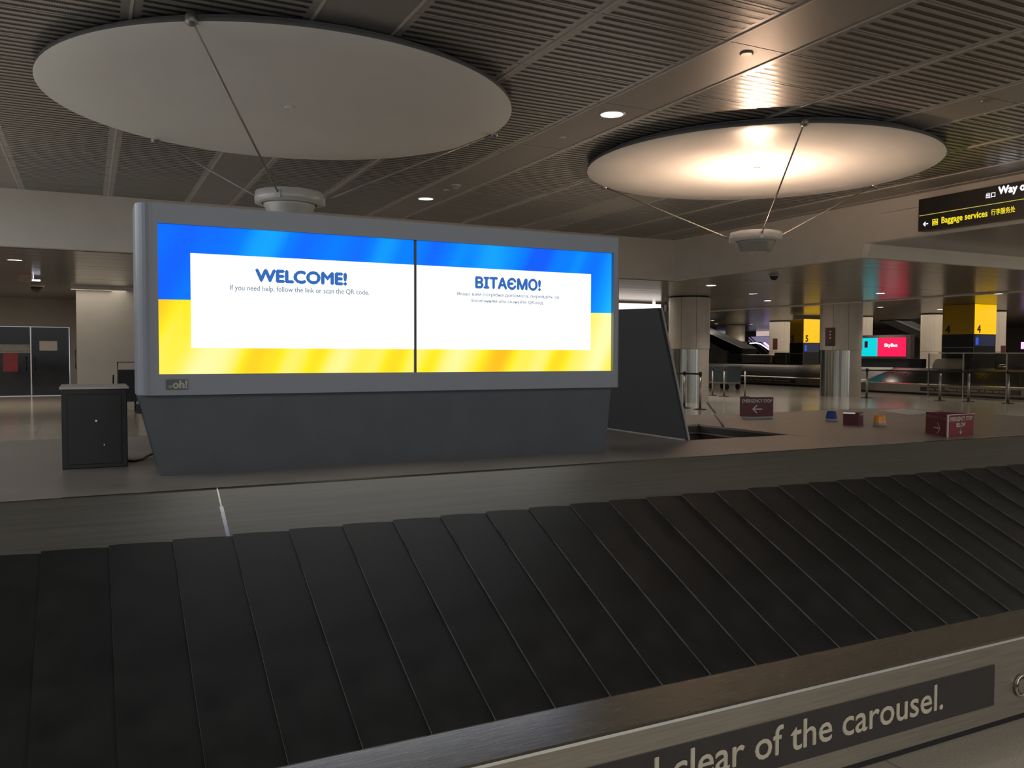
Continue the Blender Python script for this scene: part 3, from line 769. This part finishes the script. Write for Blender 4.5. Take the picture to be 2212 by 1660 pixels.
t = thing('ceiling_speaker_box', (q.x, q.y, ZL), 'small pinkish box under the low ceiling above the doors', 'box')
part('box', MB().box(q.x-.13, q.x+.13, q.y-.1, q.y+.1, ZL-.16, ZL), mat('pinkish plastic', (.4, .28, .23), .5), t)
q2 = PX(72, 605, Z=ZL-.1)
solo('light_strip', MB().box(q2.x-.15, q2.x+.15, q2.y-.02, q2.y+.02, ZL-.13, ZL-.09).box(q2.x-.01, q2.x+.01, q2.y-.01, q2.y+.01, ZL-.09, ZL), E_LAV, 'tiny lit strip under the low ceiling before the doors', 'light')

# ================================================================== WAYFINDING SIGN
sg = thing('wayfinding_sign', (12.95, 8.0, 3.66), 'long black hanging sign reading Way out and Baggage services', 'sign')
SXF = 12.90
part('panel', MB().box(SXF, 13.08, 5.2, 10.0, 3.685, 4.235), SIGNB, sg)
part('bracket', MB().box(13.08, 13.2, 9.2, 9.3, 3.8, 4.1).box(13.08, 13.2, 6.2, 6.3, 3.8, 4.1), RODM, sg)
XD = (0, -1, 0)
def sp(x, y): return PX(x, y, X=SXF)
def s_txt(s, xa, ya, xb, yb, top, m, bold, nm='lettering', w=None, h=None):
    p = sp(xa, ya); q = sp(xb, yb)
    if w is None: w = p.y-q.y
    if h is None: h = sp(xa, top).z-p.z
    return text(nm, s, (SXF-.003, p.y, (p.z+q.z)/2 if w == p.y-q.y else p.z), XD, (0, 0, 1), w=w, h=h, m=m, parent=sg, bold=bold)
zl0 = sp(1986, 467).z
part('line', MB().box(SXF-.004, SXF, 5.3, sp(1986, 467).y, zl0-.004, zl0+.006), E_LINE, sg)
base = sp(2034, 483)
s_txt('Baggage services', 2034, 487, 2133, 472, 473, E_YEL, 0.03, h=.135)
s_txt('行李服务处', 2141, 466, 2193, 458, 453, E_YEL, 0.02, h=.095)
s_txt('出口', 2130, 429, 2150, 426, 419, E_TXT, 0.02, h=.085)
s_txt('Way out', 2157, 425, 2212, 415, 411, E_TXT, 0.05, w=.56, h=.15)
mb = MB(); c = sp(2000, 484); arrow(mb, (SXF-.003, c.y, c.z), Vector(XD), Vector((0, 0, 1)), .045, .017, 'left'); part('arrow', mb, E_TXT, sg)
c = sp(2020, 480); k = .052
mb = MB()
for (a, b, cc, dd) in ((-k, k, -k, -k+.012), (-k, k, k-.012, k), (-k, -k+.012, -k, k), (k-.012, k, -k, k), (-.035, .035, -.026, .018), (-.015, .015, .022, .03)):
    mb.box(SXF-.004, SXF, c.y+a, c.y+b, c.z+cc, c.z+dd)
part('bag_symbol', mb, E_YEL, sg)
part('bag_mark', MB().box(SXF-.006, SXF-.004, c.y-.008, c.y+.008, c.z-.012, c.z+.004), SIGNB, sg)

# ================================================================== COLUMNS
def column(cx, cy, r, top, label, zsplit=1.71, seams=(2.9, 3.35, 3.75, 4.25, 4.8), low=True, group=None, simple=False):
    t = thing('round_column', (cx, cy, 0), label, 'column', group)
    part('core', MB().lathe([(r-.03, 0), (r-.03, top)], (cx, cy, 0), 40), GAP, t)
    def arc(nm, a0, a1, ra, z0, z1, m, th=.03):
        n = max(3, int((a1-a0)*10)); P = [(cx+ra*math.cos(a0+(a1-a0)*k/n), cy+ra*math.sin(a0+(a1-a0)*k/n)) for k in range(n+1)]
        Q = [(cx+(ra-th)*math.cos(a0+(a1-a0)*k/n), cy+(ra-th)*math.sin(a0+(a1-a0)*k/n)) for k in range(n, -1, -1)]
        part(nm, MB().prism(P+Q, 2, z0, z1), m, t)
    base = math.atan2(-cy, -cx)      # towards the viewer's side of the hall
    if simple:
        k = 4
        for i in range(k): arc('cladding_panel', base+2*PI*i/k+.3, base+2*PI*(i+1)/k+.29, r, zsplit, top-.03, BEIGE)
        for i in range(k): arc('base_panel', base+2*PI*i/k+.3, base+2*PI*(i+1)/k+.29, r, .0, zsplit-.01, BEIGE if low else STEELV)
        return t
    cuts = [-1.1, -.38, .35, 1.18, 1.9, 2.9, 3.9, 5.183]
    for a, b in zip(cuts[:-1], cuts[1:]): arc('cladding_panel', base+a+.008, base+b-.008, r, zsplit, top-.04, BEIGE)
    lows = [(-1.3, -.44, BEIGE), (-.44, -.36, CHROME), (-.36, .06, STEELV), (.06, .11, CHROME), (.11, 1.25, STEELV), (1.25, 1.32, CHROME), (1.32, 3.1, STEELV), (3.1, 4.983, STEELV)]
    # left hand side as seen is the positive angle side
    for a, b, m in lows: arc('base_panel' if m is not CHROME else 'base_trim', base-b, base-a, r-.02+(0.012 if m is CHROME else 0)+(.02 if m is BEIGE else 0), .0, zsplit-.01, m)
    return t
column(17.5, 22.0, .66, ZL-.0, 'pale round column with steel lower cladding right behind the display')
c2 = column(25.05, 22.6, .74, ZF-.0, 'pale round column with a dark red safety poster, right of centre')
# poster on the second column
bb = math.atan2(-22.6, -25.05)
def colpatch(cx, cy, r, px0, px1, z0, z1, m, name, parent=None):
    import math as _m
    out = []
    pts = []
    for x in (px0, (px0+px1)/2, px1):
        d = fw*F+rt*(x-1106)-up*(764-830); d = Vector((d.x, d.y)).normalized()
        bq = -(d.x*cx+d.y*cy); cq = cx*cx+cy*cy-r*r; t_ = -bq-_m.sqrt(max(0, bq*bq-cq)); pts.append((d.x*t_, d.y*t_))
    inn = [((p[0]-cx)*.99+cx, (p[1]-cy)*.99+cy) for p in pts][::-1]
    return MB().prism(pts+inn, 2, z0, z1)
def zat(y, dep): return EYE+(762-y)/F*dep
DP = 25.05*.449+22.6*.893-.7
ps = thing('safety_poster', (24.5, 22.1, zat(744, DP)), 'dark red safety poster with white symbols on the farther column', 'poster')
part('sheet', colpatch(25.05, 22.6, .755, 1782, 1803, zat(737, DP), zat(704, DP), None, ''), REDD, ps)
part('footer', colpatch(25.05, 22.6, .757, 1782, 1803, zat(744, DP), zat(737, DP), None, ''), BLACK, ps)
for yy in (712.5, 719.5, 726): part('symbol', colpatch(25.05, 22.6, .762, 1791, 1794.5, zat(yy+1.6, DP), zat(yy-1.8, DP), None, ''), WLET, ps)
for yy in (708, 714, 721, 728): part('text_line', colpatch(25.05, 22.6, .760, 1785, 1790, zat(yy+.4, DP), zat(yy-.3, DP), None, '').box(0, 0, 0, 0, 0, 0), mat('poster line', (.35, .15, .15), .6), ps) if False else None

# ================================================================== FAR CAROUSELS
def far_car(X, yl, yr, label, lit_mats, strip):
    t = thing('baggage_carousel', (X+O3, (yl+yr)/2, 0), label, 'baggage carousel', rz=-PI/2)
    L = yl-yr; key = t.name; ORG[key] = (0, 0, 0)
    carousel(t, -L/2, L/2, 0, 2.5, .6, lit_mats, -L/2+.7, full=False, lipphase=0.3, lift=0.045)
    # rear and end belts joined, they are hidden from the hall side
    a, b = strip   # world Y of both ends of the warning strip
    mid = (yl+yr)/2; la, lb = mid-a, mid-b
    s = part('warning_strip', MB().box(la, lb, -O3-.006, -O3-.001, .155, .318), STRIP, t)
    n = lb-la
    text('lettering', 'Stay safe. Please stand clear of the carousel.', ((la+lb)/2, -O3-.009, .178), (1, 0, 0), (0, 0, 1), w=n*.84, h=.12, m=LETT, parent=s, align='C', bold=.015)
    return t
fm = [mat('far belt rubber', (.05, .047, .043), .2, .5, .3, 5), mat('far belt edge glint', (.6, .57, .52), .35, .5)]  # bright edge colour stands for glints on the tilted far plates
X4, X5 = 28.7, 30.6
sA = PX(1988, 835, X=X4).y; sB = PX(2205, 850, X=X4).y
f4 = far_car(X4, 24.7, 12.5, 'far baggage carousel beneath the number four totem behind the queue posts', fm, (sA, sB))
sA = PX(1600, 815, X=X5).y; sB = PX(1718, 825, X=X5).y
f5 = far_car(X5, 43.0, 27.9, 'far baggage carousel left of the farther column', fm, (sA, sB))

# totems with carousel numbers
def totem(X, xc, wL, wR, ztop, zmid, zbase, num, label):
    c = PX(xc, 700, X=X); y0 = c.y
    t = thing('number_totem', (X+wR/2, y0+wL/2, zbase), label, 'totem', 'numbered carousel totems')
    part('core', MB().box(X+.01, X+wR, y0+.01, y0+wL, zbase, ztop-.01), BLACK, t)
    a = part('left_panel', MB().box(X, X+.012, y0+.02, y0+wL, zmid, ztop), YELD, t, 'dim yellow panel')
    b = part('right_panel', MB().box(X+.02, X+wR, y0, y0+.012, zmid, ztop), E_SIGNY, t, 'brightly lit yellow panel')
    h = (ztop-zmid)*.26
    text('numeral', num, (X-.003, y0+wL*.90, zmid+h*.18), (0, -1, 0), (0, 0, 1), h=h, m=BLACK, parent=a, bold=.03)
    text('numeral', num, (X+wR*.13, y0-.003, zmid+h*.18), (1, 0, 0), (0, 0, 1), h=h, m=BLACK, parent=b, bold=.03)
    part('monitor', MB().box(X+.06, X+wR-.05, y0-.006, y0+.004, zmid-(ztop-zmid)*.40, zmid-.04), emit('monitor navy '+num, (.012, .017, .045), 1), t)
    part('monitor_bar', MB().box(X+.09, X+.09+wR*.12, y0-.010, y0-.006, zmid-(ztop-zmid)*.36, zmid-.14), emit('monitor blue '+num, (.02, .10, .6), 1), t)
    part('trim', MB().box(X-.012, X+.002, y0-.01, y0+.01, zbase, zmid).box(X-.012, X+.002, y0+wL-.01, y0+wL+.01, zbase, zmid).box(X-.010, X, y0, y0+wL, zmid-(ztop-zmid)*.46, zmid-(ztop-zmid)*.44), CHROME, t)
    return t
dep4 = 31.2*.449+PX(2105, 700, X=31.2).y*.893
totem(31.2, 2105, PX(2036, 700, X=31.2).y-PX(2105, 700, X=31.2).y, 1.35, min(3.55, zat(637, dep4)), zat(717, dep4), 1.0, '4', 'tall black and yellow totem with the number 4 on the far carousel')
X5t = 33.1
dep5 = X5t*.449+PX(1736, 700, X=X5t).y*.893
totem(X5t, 1736, PX(1707, 700, X=X5t).y-PX(1736, 700, X=X5t).y, 1.15, zat(686, dep5), zat(737, dep5), 1.0, '5', 'smaller distant totem with the number 5 left of the farther column')

# bus advertisement display on the far carousel
XS = 30.5
ya = PX(1957, 740, X=XS).y; yb = PX(1852, 740, X=XS).y; ym = PX(1895, 740, X=XS).y; dS = XS*.449+ya*.893
zt, zb = zat(725, dS), zat(766, dS+.8)
bd = thing('advertising_display', (XS+.1, (ya+yb)/2, 1.0), 'distant twin-screen display showing turquoise and crimson panels', 'display')
part('frame', MB().box(XS+.01, XS+.25, ya-.22, yb+.2, zb-.1, zt+.12), mat('far frame', (.25, .21, .19), .5), bd)
s1 = part('screen', MB().box(XS-.01, XS+.01, ya, ym-.02, zb, zt), E_CRIM, bd, 'crimson screen')
s2 = part('screen', MB().box(XS-.01, XS+.01, ym, yb, zb, zt), E_TURQ, bd, 'turquoise screen')
text('lettering', 'SkyBus', (XS-.014, PX(1911, 740, X=XS).y, zat(747, dS+.4)), (0, -1, 0), (0, 0, 1), w=PX(1911, 740, X=XS).y-PX(1939, 740, X=XS).y, h=.17, m=E_TXT, parent=s1, bold=.05)
part('picture', MB().box(XS-.014, XS-.01, PX(1875, 740, X=XS).y, PX(1868, 740, X=XS).y, zat(747, dS+1), zat(733, dS+1)), mat('picture of a bus', (.25, .02, .12), .5), s2)
part('pedestal', MB().box(XS+.04, XS+.3, ya-.1, yb+.1, 1.0, zb-.1), PED, bd)
part('side_box', MB().box(XS+.02, XS+.3, ya-.75, ya-.22, 1.0, 1.0+(zb-1.0)*.8), BLACK, bd)

# ================================================================== QUEUE POSTS
def stanchion(x, y, label, group, ht=1.0, r=.028, tape_to=None):
    t = thing('queue_post', (x, y, 0), label, 'queue post', group)
    part('base', MB().lathe([(.19, 0), (.19, .012), (.06, .03)], (x, y, 0), 24), BLACK, t)
    part('pole', MB().lathe([(r, .02), (r, ht-.09)], (x, y, 0), 14), POST, t)
    part('head', MB().lathe([(r*1.35, ht-.09), (r*1.35, ht), (r*.9, ht+.012)], (x, y, 0), 14), BLACK, t)
    if tape_to:
        d = Vector((tape_to[0]-x, tape_to[1]-y)); L = d.length; d.normalize(); n = Vector((-d.y, d.x))*.003
        a = Vector((x, y))+d*r*1.3; b = Vector((x, y))+d*(L-r*1.4)
        part('tape', MB().prism([tuple(a-n), tuple(b-n), tuple(b+n), tuple(a+n)], 2, ht-.075, ht-.028), TAPE, t)
    return t
Rg = []
for x, y in ((1872, 860), (2030, 866), (2092, 868), (2177, 872)):
    q = PX(x, y, Z=0); Rg.append((q.x, q.y))
Rg.append((Rg[3][0]+.5, Rg[3][1]-1.9))
labs = ['queue post right beside the farther column', 'queue post left of the totem base, second of the row by the far carousel', 'queue post under the number four totem', 'rightmost queue post before the far carousel']
for i in range(4): stanchion(*Rg[i], labs[i], 'queue posts before the far carousel', ht=1.04, r=.04, tape_to=Rg[i+1])
Lg = []
for x, y in ((1478, 882), (1512, 885)):
    q = PX(x, y, Z=0); Lg.append((q.x, q.y))
stanchion(*Lg[0], 'queue post in front of the nearer column, left one', 'queue posts at the nearer column', ht=1.04, r=.035, tape_to=Lg[1])
stanchion(*Lg[1], 'queue post in front of the nearer column, right one with the tape end', 'queue posts at the nearer column', ht=1.04, r=.035)
q0 = Lg[0]; tp = (q0[0]-1.3, q0[1]+.35)
solo('barrier_tape', MB().prism([tp, (q0[0]-.035, q0[1]), (q0[0]-.035, q0[1]+.006), (tp[0], tp[1]+.006)], 2, .965, 1.01), TAPE, 'black barrier tape running behind the slanted side plate', 'tape')
Mg = []
for x, y in ((1539, 855), (1564, 857), (1609, 858)):
    q = PX(x, y, Z=0); Mg.append((q.x, q.y))
ml = ['queue post nearest the column in front of the blue grey cart', 'queue post before the right half of the blue grey cart', 'queue post above the small emergency stop sign']
for i in range(3): stanchion(*Mg[i], ml[i], 'queue posts before the left far carousel', ht=1.04, r=.03, tape_to=Mg[i+1] if i < 2 else None)

# blue grey cart
q = PX(1532, 838, Z=0); q2 = PX(1570, 838, Z=0)
xm = 24.6; ya_, yb_ = PX(1571, 800, X=xm).y, PX(1530, 800, X=xm).y
ct = thing('linen_cart', (xm+.4, (ya_+yb_)/2, 0), 'blue grey wheeled cart behind the queue posts by the column', 'cart')
part('body', MB().prism([(ya_, 1.0), (yb_, 1.0), (yb_-.04, .34), (ya_+.04, .34)], 0, xm, xm+.8), CARTM, ct, bevel=.02)
part('lid_rail', MB().box(xm-.03, xm+.83, ya_-.03, yb_+.03, 1.0, 1.05), mat('cart rail grey', (.25, .28, .3), .4), ct)
part('frame', MB().box(xm, xm+.8, ya_+.05, yb_-.05, .26, .34), GREYP, ct)
for yy in (ya_+.12, yb_-.12):
    for xx in (xm+.08, xm+.7):
        part('wheel', MB().prism([(yy+.13*math.cos(2*PI*k/16), .13+.13*math.sin(2*PI*k/16)) for k in range(16)], 0, xx-.02, xx+.03), BLACK, ct)
        part('fork', MB().box(xx-.01, xx+.02, yy-.03, yy+.03, .13, .28), GREYP, ct)

# trolley by the pale wall, left
YT_ = 24.4
a = PX(251, 783, Y=YT_); b = PX(292, 828, Y=YT_)
tl = thing('hand_trolley', ((a.x+b.x)/2, YT_, 0), 'black hand trolley with a tall handle in front of the pale wall', 'trolley')
xa, xb = a.x+.03, b.x+.05; zh = a.z
part('handle', MB().tube([(xa, YT_, .5), (xa, YT_, zh), (xb, YT_, zh), (xb, YT_, .5)], .018), BLACK, tl)
part('bin', MB().prism([(xa-.02, .28), (xb+.03, .28), (xb+.01, zh-.2), (xa+.02, zh-.2)], 1, YT_-.05, YT_+.4), BOXM, tl)
part('side_arm', MB().tube([(xa-.12, YT_+.1, .3), (xa-.1, YT_+.1, .95)], .02), BLACK, tl)
for xx in (xa+.05, xb-.05):
    part('wheel', MB().prism([(YT_+.1+.14*math.cos(2*PI*k/16), .14+.14*math.sin(2*PI*k/16)) for k in range(16)], 0, xx-.02, xx+.02), BLACK, tl)
part('toe_plate', MB().box(xa, xb, YT_-.05, YT_+.3, .24, .28), BLACK, tl)

# ================================================================== GLASS SCREEN BEFORE CAROUSEL 4
XG = 27.4
gy = [PX(x, 800, X=XG).y for x in (2006, 2081, 2175, 2270)]
gs = thing('glass_barrier', (XG, (gy[0]+gy[-1])/2, 0), 'clear glass barrier with slim steel posts before the far carousel', 'glass barrier')
ztop = 1.60
for k, yv in enumerate(gy): part('post', MB().box(XG-.02, XG+.02, yv-.02, yv+.02, 0, ztop), RODM, gs)
for a, b in zip(gy[:-1], gy[1:]): part('glass_pane', MB().box(XG-.005, XG+.005, b+.03, a-.03, .1, ztop-.02), GLASS, gs)
part('top_rail', MB().box(XG-.022, XG+.022, gy[-1], gy[0]-.4, ztop-.01, ztop+.03), CHROME, gs)

# ================================================================== FAR BACKGROUND
def xbox(X, dx, xa, xb, yt, yb_, z0=None, z1=None):
    "box facing -X at plane X spanning image columns xa..xb and rows yt..yb"
    y1 = PX(xa, 760, X=X).y; y0 = PX(xb, 760, X=X).y; dep = X*.449+(y0+y1)/2*.893
    return (X, X+dx, y0, y1, zat(yb_, dep) if z0 is None else z0, zat(yt, dep) if z1 is None else z1)
# hood on carousel 4
b = xbox(30.2, .5, 2010, 2076, 771, 795)
yc0, yc1 = b[2], b[3]; rr = .38
solo('conveyor_hood', MB().prism([(30.70+rr*math.cos(PI*k/10+0), 1.0+rr*1.05*math.sin(PI*k/10)) for k in range(11)], 1, yc0, yc1), BEIGE, 'pale half-round metal hood on the far carousel left of the totem', 'hood')
b = xbox(30.45, .5, 2082, 2098, 770, 795, 1.0)
solo('control_cabinet', MB().box(*b), BOXM, 'black cabinet on the far carousel before the number four totem', 'cabinet')
b = xbox(31.35, .9, 2150, 2240, 759, 793, 1.0)
solo('conveyor_housing', MB().box(*b), mat('dull dark housing', (.13, .115, .10), .3, .6, .3, 2), 'dull metal housing on the far carousel right of the totem', 'housing')
b = xbox(30.7, .3, 2152, 2170, 782, 792, 1.0)
solo('steel_bowl', MB().lathe([(.04, 0), (.16, .03), (.2, .1), (.18, .16), (.08, .2)], ((b[0]+b[1])/2, (b[2]+b[3])/2, 1.0), 20), CHROME, 'shiny small steel dome on the far carousel right of the totem', 'lamp')
# columns beyond
def fcol(X, xa, xb, label):
    y1 = PX(xa, 760, X=X).y; y0 = PX(xb, 760, X=X).y; x = X; cy = (y0+y1)/2; r = (y1-y0)/2*.78
    column(x, cy, r, ZF, label, simple=True, group='distant columns'); return (x, cy, r)
fcol(40.0, 1570, 1606, 'distant column behind the black chute')
C5 = fcol(37.6, 1664, 1709, 'distant column left of the number five totem with a red notice')
fcol(36.5, 1846, 1884, 'distant column peeking out right of the farther column')
fcol(37.0, 1987, 2036, 'distant column left of the number four totem')
C4 = fcol(37.0, 2128, 2174, 'distant column right of the number four totem')
def notice(C, xa, xb, yt, yb_, lab):
    x, y, r = C; dp = x*.449+y*.893-r
    solo('red_notice', colpatch(x, y, r+.012, xa, xb, zat(yb_, dp), zat(yt, dp), None, ''), REDD, lab, 'notice')
notice(C5, 1669, 1679, 728, 752, 'dark red notice on the distant column left of the number five totem')
notice(C4, 2162, 2172, 742, 757, 'small red notice at the far right beyond the totem')
# black chutes (inclined conveyors)
def chute(X, pa, pb, h, w, label):
    a = PX(*pa, X=X); b = PX(*pb, X=X)
    t = thing('baggage_chute', (X, (a.y+b.y)/2, 1.0), label, 'baggage chute')
    part('trough', MB().obox(a, b, w, h), SUITC, t)
    e = (b-a).normalized()*.02
    part('side_rail', MB().obox(a+Vector((-w/2-.02, 0, h/2)), b+Vector((-w/2-.02, 0, h/2)), .04, .06), mat('chute rail', (.08, .075, .07), .4, .4), t)
    return t
t = thing('baggage_feed_conveyor', (33.4, 34.0, 1.0), 'black inclined baggage chute with brown metal housings on the left far carousel', 'conveyor')
a = PX(1518, 718, X=33.6); b = PX(1618, 764, X=33.6)
part('trough', MB().obox(a, b, 1.1, .58), SUITC, t)
part('side_rail', MB().obox(a+Vector((-.57, 0, .29)), b+Vector((-.57, 0, .29)), .04, .06), mat('chute rail', (.08, .075, .07), .4, .4), t)
b = xbox(32.9, .6, 1526, 1571, 742, 788, 1.0); part('left_housing', MB().prism([(b[2], b[4]), (b[3], b[4]), (b[3], b[5]+.25), (b[2]+.3, b[5]-.35), (b[2], b[5]-.35)], 0, 32.9, 33.1), BROWNM, t)
b = xbox(32.9, .3, 1571, 1601, 761, 784, 1.0); part('mouth', MB().box(*b), BLACK, t)
b = xbox(32.8, .9, 1601, 1665, 763, 786, 1.0); part('right_housing', MB().box(*b), BROWNM, t, bevel=.08)
b = xbox(33.0, .8, 1672, 1698, 758, 786, 1.0); solo('grey_housing', MB().box(*b), mat('grey dull housing', (.12, .115, .11), .4, .5), 'dark grey housing before the distant notice column', 'housing', bevel=.05)
chute(42.0, (1898, 678), (2012, 727), .42, 1.2, 'dark inclined baggage chute left of the number four totem')
# light windows and escalator
b = xbox(50, .1, 1547, 1568, 704, 722); solo('window_pane', MB().box(*b), E_BLUEW, 'bluish grey lit window beyond the black chute', 'window')
b = xbox(52, .1, 1633, 1663, 706, 723); b = (*b[:5], min(b[5], 3.54)); solo('lit_hoarding', MB().box(*b), E_PINK, 'pale pinkish lit panel above the escalator', 'light panel')
b = xbox(53, .1, 1617, 1663, 724, 741); b = (*b[:4], 0.0, b[5]); solo('blue_window', MB().box(*b), emit('dim lavender glass', (.20, .18, .28), .9), 'dim lavender window behind the escalator rails', 'window')
XE = 47
et = PX(1645, 760, X=XE)
ec = thing('escalator', (XE+.8, et.y, 0), 'distant escalator with violet light strips', 'escalator')
a = PX(1612, 728, X=XE); b = PX(1664, 775, X=XE)
for k, (dz, m) in enumerate(((.0, CHROME), (-.28, STEELF), (.25, RODM))):
    part('handrail' if k == 0 else 'side_band', MB().obox(a+Vector((0, 0, dz)), b+Vector((0, 0, dz)), .06, .07), m, ec)
part('foot', MB().box(XE-.1, XE+1.5, b.y-.2, b.y+1.6, 0, max(.4, b.z-.4)), SUITC, ec)
part('steps', MB().obox(a+Vector((.8, 0, -.6)), b+Vector((.8, 0, -.6)), 1.2, .5), SUITC, ec)
part('light_strip', MB().tube([PX(*p, X=XE-.3) for p in ((1620, 742), (1633, 741), (1642, 743), (1650, 748), (1662, 756))], .05, 6), E_LAV, ec)
part('light_strip', MB().tube([PX(*p, X=XE-.3) for p in ((1651, 741), (1663, 751))], .075, 6), E_VIO, ec)
# information kiosk
b = xbox(38.3, .2, 1594, 1608, 735, 760, .4); ik = thing('info_board', (38.4, (b[2]+b[3])/2, 0), 'small pale notice board with a dark header before the escalator', 'notice board')
part('board', MB().box(b[0], b[1], b[2], b[3], 0, b[5]-.12), mat('kiosk pale', (.33, .27, .25), .5), ik)
part('header', MB().box(b[0]-.02, b[1], b[2]-.03, b[3]+.03, b[5]-.14, b[5]), REDD, ik)
# beige wall pieces in the distance
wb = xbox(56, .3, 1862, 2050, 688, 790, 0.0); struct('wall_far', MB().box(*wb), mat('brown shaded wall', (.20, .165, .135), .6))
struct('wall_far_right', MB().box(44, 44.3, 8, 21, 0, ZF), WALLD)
# hanging monitor, small monitor and board
def hang(X, xa, xb, yt, yb_, lab, name='hanging_monitor', m=BLACK, zt=ZF):
    b = xbox(X, .12, xa, xb, yt, yb_); t = thing(name, (X, (b[2]+b[3])/2, b[4]), lab, 'monitor')
    part('casing', MB().box(*b), m, t)
    part('bracket', MB().box(X+.03, X+.08, (b[2]+b[3])/2-.03, (b[2]+b[3])/2+.03, b[5], max(zt, b[5]+.02)), BLACK, t)
hang(31.0, 1898, 1938, 647, 661, 'black monitor hanging from the far ceiling above the crimson display')
hang(33.0, 1886, 1896, 654, 660, 'tiny black monitor hanging left of the larger one')
hang(18.4, 1425, 1443, 671, 704, 'dark board hanging left of the nearer column', 'hanging_board', SUITC, ZL)
# bright lit soffit behind the display
solo('light_box', MB().box(13.5, 18.3, 24.6, 24.75, PX(1400, 676, Y=24.6).z, PX(1400, 657, Y=24.6).z).box(15.0, 15.1, 24.66, 24.7, 3.2, 3.398).box(18.0, 18.1, 24.66, 24.7, 3.2, 3.398), E_WIN, 'long bright light box under the low ceiling right of the display', 'light box')
b = xbox(43.8, .1, 2205, 2209, 734, 749); solo('violet_lamp', MB().box(*b), E_VIO, 'small violet lamp at the far right edge', 'lamp')
